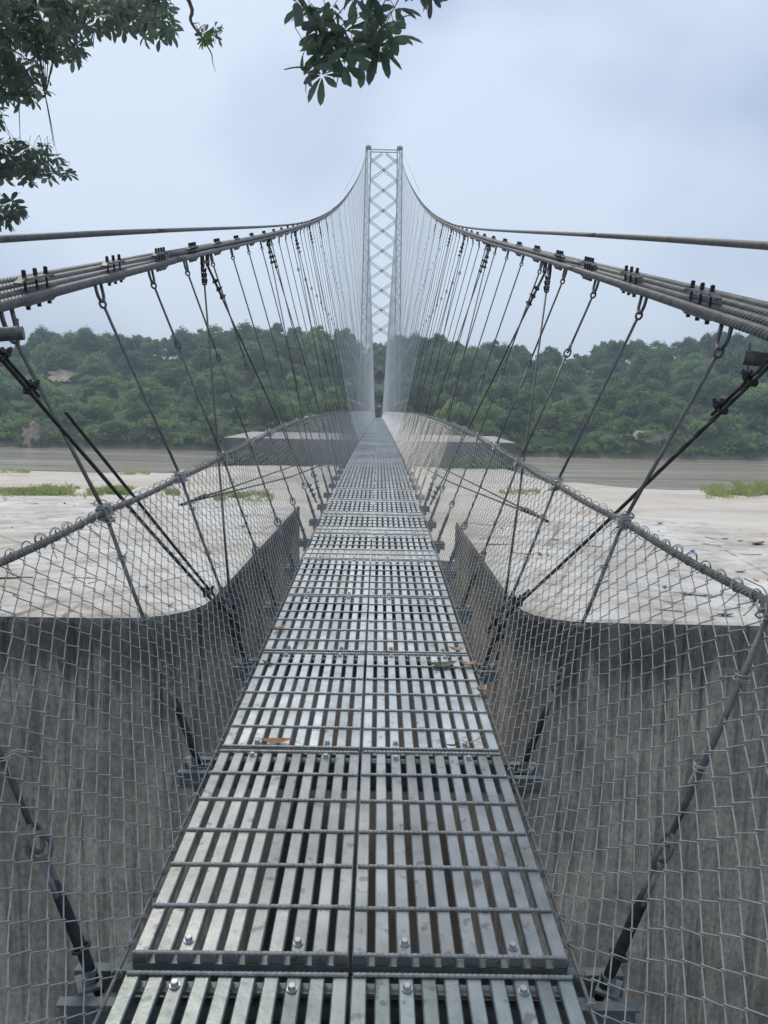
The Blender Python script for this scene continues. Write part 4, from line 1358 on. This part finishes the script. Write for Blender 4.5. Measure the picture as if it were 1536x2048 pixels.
# hanging twig with young pale leaves
fill([(405, 48), (440, 48), (462, 70), (440, 92), (405, 82)], 10, 5.9, 6.1, LY, .85)
for q in range(620):                              # the rest of the crown, spreading over the near end of the walkway
    leaf_spots.append((np.array([random.gauss(-0.7, 1.6), *(lambda yy: (yy, 10.35+.56*yy+random.uniform(0, 2.4)))(random.uniform(0.5, 6.5))]), LV, random.uniform(.9, 1.3), 9999+q))
leaf_spots.sort(key=lambda a: a[3])
lo_hi = limb([(-5.75, 3.65, 12.2), (-4.6, 5.2, 13.4), (-3.4, 6.6, 13.9), (-2.1, 7.0, 13.75)], .10, .02)
l2 = limb([(-5.9, 3.5, 10.8), (-5.0, 5.2, 12.0), (-4.0, 6.6, 12.6), (-3.0, 7.1, 12.75)], .07, .012)
l3 = limb([(-5.95, 3.45, 10.0), (-5.0, 5.5, 11.4), (-3.9, 6.8, 12.0), (-2.95, 7.0, 12.05)], .055, .008)
l4 = limb([(-5.0, 5.5, 11.4), (-4.2, 6.6, 11.7), (-3.3, 6.9, 11.65)], .03, .006)
l5 = limb([(-5.6, 3.8, 13.3), (-3.6, 3.9, 13.7), (-1.6, 3.9, 13.0), (-0.1, 3.95, 12.25), (0.25, 3.95, 12.05)], .09, .014)
l6 = limb([(-0.9, 3.92, 12.65), (-0.45, 3.95, 12.1), (-0.25, 3.95, 11.8), (-0.33, 3.93, 11.68)], .02, .004)
l7 = limb([(-3.0, 4.9, 13.75), (-1.9, 5.8, 13.6), (-1.45, 6.0, 13.05), (-1.42, 6.0, 12.88), (-1.33, 6.0, 12.76)], .024, .007)
l8 = limb([(-1.34, 6.0, 12.77), (-1.27, 6.0, 12.66), (-1.26, 6.0, 12.6), (-1.24, 6.01, 12.53)], .006, .0015, 'twig')
allb = np.concatenate([lo_hi, l2, l3, l4, l5, l6, l7])
stuff = MB(); ntw = MB(); cnt = 0
for P, kinds, sc, key in leaf_spots:
    me = random.choice(kinds)
    rot = (random.gauss(0, .5), random.gauss(0, .5), random.uniform(0, 6.28))
    mw = Matrix.Translation(P) @ Euler(rot).to_matrix().to_4x4() @ Matrix.Scale(sc, 4)
    if cnt < 300:
        o = inst('leaf', me, None); o.parent = otree
        o.matrix_parent_inverse = Matrix.Translation((6.2, -3.2, -3.0)); o.matrix_basis = mw
    else:
        V = np.array([tuple(mw @ v.co) for v in me.vertices])
        q = [list(p.vertices) for p in me.polygons if len(p.vertices) == 4]; t = [list(p.vertices) for p in me.polygons if len(p.vertices) == 3]
        stuff.add(V, q, t)
    cnt += 1
    # leaf stalk runs on to the nearest branch
    pe = np.array(mw @ Vector((-0.06, 0.02, 0.115)))
    dd = np.linalg.norm(allb-pe, axis=1); j = int(dd.argmin())
    if dd[j] < 0.75 and random.random() < 0.6:
        e = allb[j]; mid = (pe+e)/2+np.array([0, 0, 0.10*dd[j]])
        f = min(1.0, 0.9/dd[j]) if dd[j] > 0.9 else 1.0
        tt = np.linspace(0, 1, 5)[:, None]
        Pp = (1-tt)**2*pe+2*tt*(1-tt)*mid+tt**2*e
        ntw.tube(Pp, np.linspace(.0022, .005, 5), 4)
opart(tag(stuff.build('leaf', M['near_leaf']), kind='stuff'))
opart(tag(ntw.build('twig', M['bark']), kind='stuff'))

# ------------------------------------------------------------------ litter
def dead_leaf(seed, l, w, curl):
    rg = np.random.default_rng(seed); b = MB()
    n = 7; ts = np.linspace(0, 1, n); ws = w/2*np.sin(np.pi*np.clip(ts*0.96+0.02, 0, 1))**0.7
    V = []
    for t, ww in zip(ts, ws):
        z = curl*l*(4*(t-.5)**2)*0.4
        for q in (-1, -.5, 0, .5, 1):
            V.append(((t-.5)*l, q*ww, z+curl*abs(q)**1.5*ww*0.9+rg.normal()*0.0008+0.0015))
    V = np.array(V); m5 = 5
    i = np.arange(n-1)[:, None]*m5; j = np.arange(m5-1)[None, :]
    Q = np.stack([i+j, i+m5+j, i+m5+j+1, i+j+1], -1).reshape(-1, 4)
    V2 = V.copy(); V2[:, 2] -= 0.0007
    b.add(np.concatenate([V, V2]), np.concatenate([Q, Q[:, ::-1]+len(V)]))
    b.tube([(-l*.5, 0, curl*l*.4+.002), (-l*.62, .004, curl*l*.4+.004), (-l*.74, .01, curl*l*.3+.003)], .0011, 4)
    return b.mesh('dead_leaf')
def on_deck(px_, py_):
    d = ray(px_, py_); t = 1.0
    for _ in range(30):
        P = CAM+d*t; t *= (CAM[2]-(float(deck_z(P[1]))+0.012))/max(1e-6, CAM[2]-P[2])
    return CAM+d*t
DL = [((553, 1482), .125, .042, .25, 'deadleaf', 0.05, 'brown oval dead leaf lying across the slats beside a bolted panel joint'),
      ((557, 1258), .08, .04, .7, 'deadpale', 0.4, 'curled pale dead leaf at the walkway edge near the mesh, alone'),
      ((535, 1325), .07, .022, .3, 'oldleaf', -0.6, 'shrivelled dark leaf at the walkway edge on the long block side'),
      ((915, 1300), .10, .038, .6, 'deadpale', 0.1, 'curled tan dead leaf beside the darkest leaf cluster on the deck'),
      ((885, 1331), .15, .065, .35, 'oldleaf', 0.2, 'crumpled dark green leaf among tan leaves on the deck'),
      ((935, 1330), .09, .04, .7, 'deadpale', -0.2, 'small curled tan leaf touching the crumpled dark green leaf'),
      ((962, 1382), .07, .045, .9, 'deadpale', 0.8, 'small rolled-up pinkish leaf on the outer slat by the mesh'),
      ((905, 1490), .055, .012, .4, 'twig', 0.15, 'short black stick-like scrap lying across two slats'),
      ((780, 1303), .05, .02, .4, 'deadleaf', 0.0, 'small brown leaf on the panel joint next to the centre gap'),
      ((945, 1483), .11, .008, .5, 'deadpale', 0.5, 'thin curved yellowish stem on the slats by the panel joint')]
for i, ((px_, py_), l, w, cu, mt, rz, lab) in enumerate(DL):
    P = on_deck(px_, py_)
    me = dead_leaf(300+i, l, w, cu); me.materials.append(M[mt])
    o = inst('dead_leaf', me, None, (P[0], P[1], float(deck_z(P[1]))+0.008), (0.035, 0, rz))
    tag(o, lab, 'leaf')
# leaf caught outside the mesh, leaves, twigs and scraps on the blocks
tm_ = [dead_leaf(340+i, l, w, c) for i, (l, w, c) in enumerate([(.11, .04, .5), (.08, .035, .7), (.13, .05, .35), (.09, .02, .3)])]
for i, me in enumerate(tm_): me.materials.append(M[['deadleaf', 'deadpale', 'oldleaf', 'twig'][i]])
def twig_mesh(seed, l, r):
    rg = np.random.default_rng(seed); b = MB()
    P = np.column_stack([np.linspace(-l/2, l/2, 6), np.cumsum(rg.normal(0, l*.03, 6)), r+np.abs(rg.normal(0, r*.6, 6))])
    b.tube(P, np.linspace(r, r*.5, 6), 5)
    b.tube([P[3], P[3]+np.array([l*.12, l*.1, r])], [r*.6, r*.3], 4)
    return b.mesh('fallen_twig')
tw_ = [twig_mesh(360+i, l, r) for i, (l, r) in enumerate([(.3, .006), (.2, .004), (.42, .011), (.15, .003)])]
for me in tw_: me.materials.append(M['twig'])
rgl = random.Random(5)
def in_out(x, y, poly): return poly_in(x, y, poly)
def litter_on(poly, n, side, fixed=()):
    k = 0
    pts = list(fixed)
    while len(pts) < n+len(fixed):
        x = rgl.uniform(-7, -1.6) if side < 0 else rgl.uniform(1.5, 6.2); y = rgl.uniform(6.1, 13.2)
        if poly_in(x, y, poly) and poly_in(x+.25*side, y, poly): pts.append((x, y, None))
    return pts
blk = {-1: ('the long straight-backed concrete block', left_outline), 1: ('the concrete block with a cut corner', right_outline)}
for side in (-1, 1):
    for (x, y, _) in litter_on(blk[side][1], 46, side):
        if rgl.random() < 0.55:
            i = rgl.choice([0, 1, 3, 3]) if side < 0 else rgl.choice([0, 1, 2, 3]); me = tm_[i]; kind = 'dead_leaf'
            lab = ['reddish brown dead leaf', 'pale tan dead leaf', 'dull dark dead leaf', 'thin dark leaf scrap'][i]+' lying on '+blk[side][0]; cat = 'leaf'
            grp = 'dead leaves on the concrete blocks'
        else:
            i = rgl.choice([0, 1, 1, 3, 3]); me = tw_[i]; kind = 'fallen_twig'
            lab = ['long dry twig', 'short dry twig', 'thick broken stick', 'tiny dry twig'][i]+' lying on '+blk[side][0]; cat = 'twig'
            grp = 'twigs on the concrete blocks'
        s_ = rgl.uniform(.6, 1.25)
        o = inst(kind, me, None, (x, y, BT+0.002), (0, 0, rgl.uniform(0, 6.28)), (s_, s_, s_))
        tag(o, lab, cat, grp)
for (px_, py_, me, rz, sc, lab, cat, nm) in [
        (1398, 1192, tw_[2], -0.35, .75, 'thick broken stick on the cut-corner block, the only stick that thick there', 'stick', 'fallen_stick'),
        (20, 1158, tw_[2], 0.15, 1.0, 'thick broken stick on the long straight-backed concrete block', 'stick', 'fallen_stick'),
        (1320, 1047, tm_[1], 0.3, 1.6, 'big curled orange-tan leaf near the back edge of the cut-corner block', 'leaf', 'dead_leaf'),
        (1515, 1088, tm_[2], 0.4, 2.0, 'big dark curled leaf at the cut corner of the concrete block', 'leaf', 'dead_leaf'),
        (1450, 1230, tm_[2], 0.0, 1.2, 'dull olive leaf near the front lip of the cut-corner block', 'leaf', 'dead_leaf'),
        (1345, 1142, tm_[0], -0.1, 1.1, 'red-brown leaf in the middle of the cut-corner block top', 'leaf', 'dead_leaf'),
        (1480, 1144, tm_[0], 0.1, 1.3, 'long red-brown leaf behind the thick stick on the cut-corner block', 'leaf', 'dead_leaf')]:
    P = at_z(px_, py_, BT+0.01)
    tag(inst(nm, me, None, (P[0], P[1], BT+0.003), (0, 0, rz), (sc, sc, sc)), lab, cat)
def cap_mesh(r, h, name):
    b = MB(); b.tube([(0, 0, 0), (0, 0, h*.85), (0, 0, h)], [r, r, r*.85], 14); return b.mesh(name)
P = at_z(1385, 1102, BT+0.02)
c_ = cap_mesh(.026, .03, 'bottle_cap'); c_.materials.append(M['blue'])
tag(inst('bottle_cap', c_, None, (P[0], P[1], BT+0.003)), 'blue plastic bottle cap lying on the cut-corner concrete block', 'bottle cap')
P = at_z(1450, 1076, BT+0.02); b = MB(); b.box((0, 0, .008), (.045, .02, .006), None, .8)
o = b.build('plastic_scrap', M['blue'], loc=(P[0], P[1], BT+0.003)); tag(o, 'small flat blue plastic scrap near the cut corner of the concrete block', 'scrap')

# ------------------------------------------------------------------ person at the far tower
def person(loc, rz):
    J = [(0, 0, .92), (0, 0, 1.12), (0, 0, 1.36), (0, 0, 1.48), (0, .01, 1.58), (0, .01, 1.70),
         (.19, 0, 1.38), (.24, .02, 1.10), (.25, .08, .86), (-.19, 0, 1.38), (-.24, .02, 1.10), (-.25, .08, .86),
         (.10, 0, .86), (.11, .03, .48), (.11, 0, .07), (.11, .15, .03), (-.10, 0, .86), (-.11, -.02, .48), (-.11, -.04, .07), (-.11, .11, .03)]
    E_ = [(0, 1), (1, 2), (2, 3), (3, 4), (4, 5), (2, 6), (6, 7), (7, 8), (2, 9), (9, 10), (10, 11), (0, 12), (12, 13), (13, 14), (14, 15), (0, 16), (16, 17), (17, 18), (18, 19)]
    Rr = [.15, .14, .15, .055, .09, .085, .065, .048, .034, .065, .048, .034, .09, .062, .042, .035, .09, .062, .042, .035]
    me = bpy.data.meshes.new('person'); me.from_pydata(J, E_, []); me.update()
    n = NT('person_clothes')
    pz = n.n('ShaderNodeSeparateXYZ', {'Vector': n.coord('Object')}).outputs['Z']
    c = n.ramp(n.math('MULTIPLY', pz, 0.5), [(0.0, (0.03, 0.03, 0.04)), (0.455, (0.03, 0.03, 0.04)), (0.46, (0.05, 0.06, 0.09)), (0.735, (0.05, 0.06, 0.09)), (0.74, (0.25, 0.14, 0.09)), (0.81, (0.25, 0.14, 0.09)), (0.83, (0.015, 0.012, 0.01))])
    me.materials.append(n.set(Base_Color=c, Roughness=0.8))
    o = bpy.data.objects.new('person', me); col.objects.link(o)
    sk = o.modifiers.new('skin', 'SKIN')
    for i, v in enumerate(me.skin_vertices[0].data): v.radius = (Rr[i], Rr[i]*.75); v.use_root = (i == 0)
    sb = o.modifiers.new('sub', 'SUBSURF'); sb.levels = 1; sb.render_levels = 1
    o.location = loc; o.rotation_euler = (0, 0, rz)
    return tag(o, 'person in dark clothes standing on the walkway at the far tower', 'person')
person((-0.1, 146.0, float(deck_z(146.0))+0.012), 3.0)

# ------------------------------------------------------------------ haze
n = NT('haze_air')
n.t.nodes.remove(n.b)
pv = n.n('ShaderNodeVolumePrincipled', {'Color': (0.76, 0.88, 1.0, 1), 'Density': 0.00082, 'Anisotropy': 0.25})
n.l(pv.outputs[0], n.out.inputs['Volume'])
b = MB(); b.box((0, 140, 30), (620, 420, 36))
hz = b.build('haze', n.m)
tag(hz, 'pale damp haze filling the river valley', 'haze', kind='stuff')
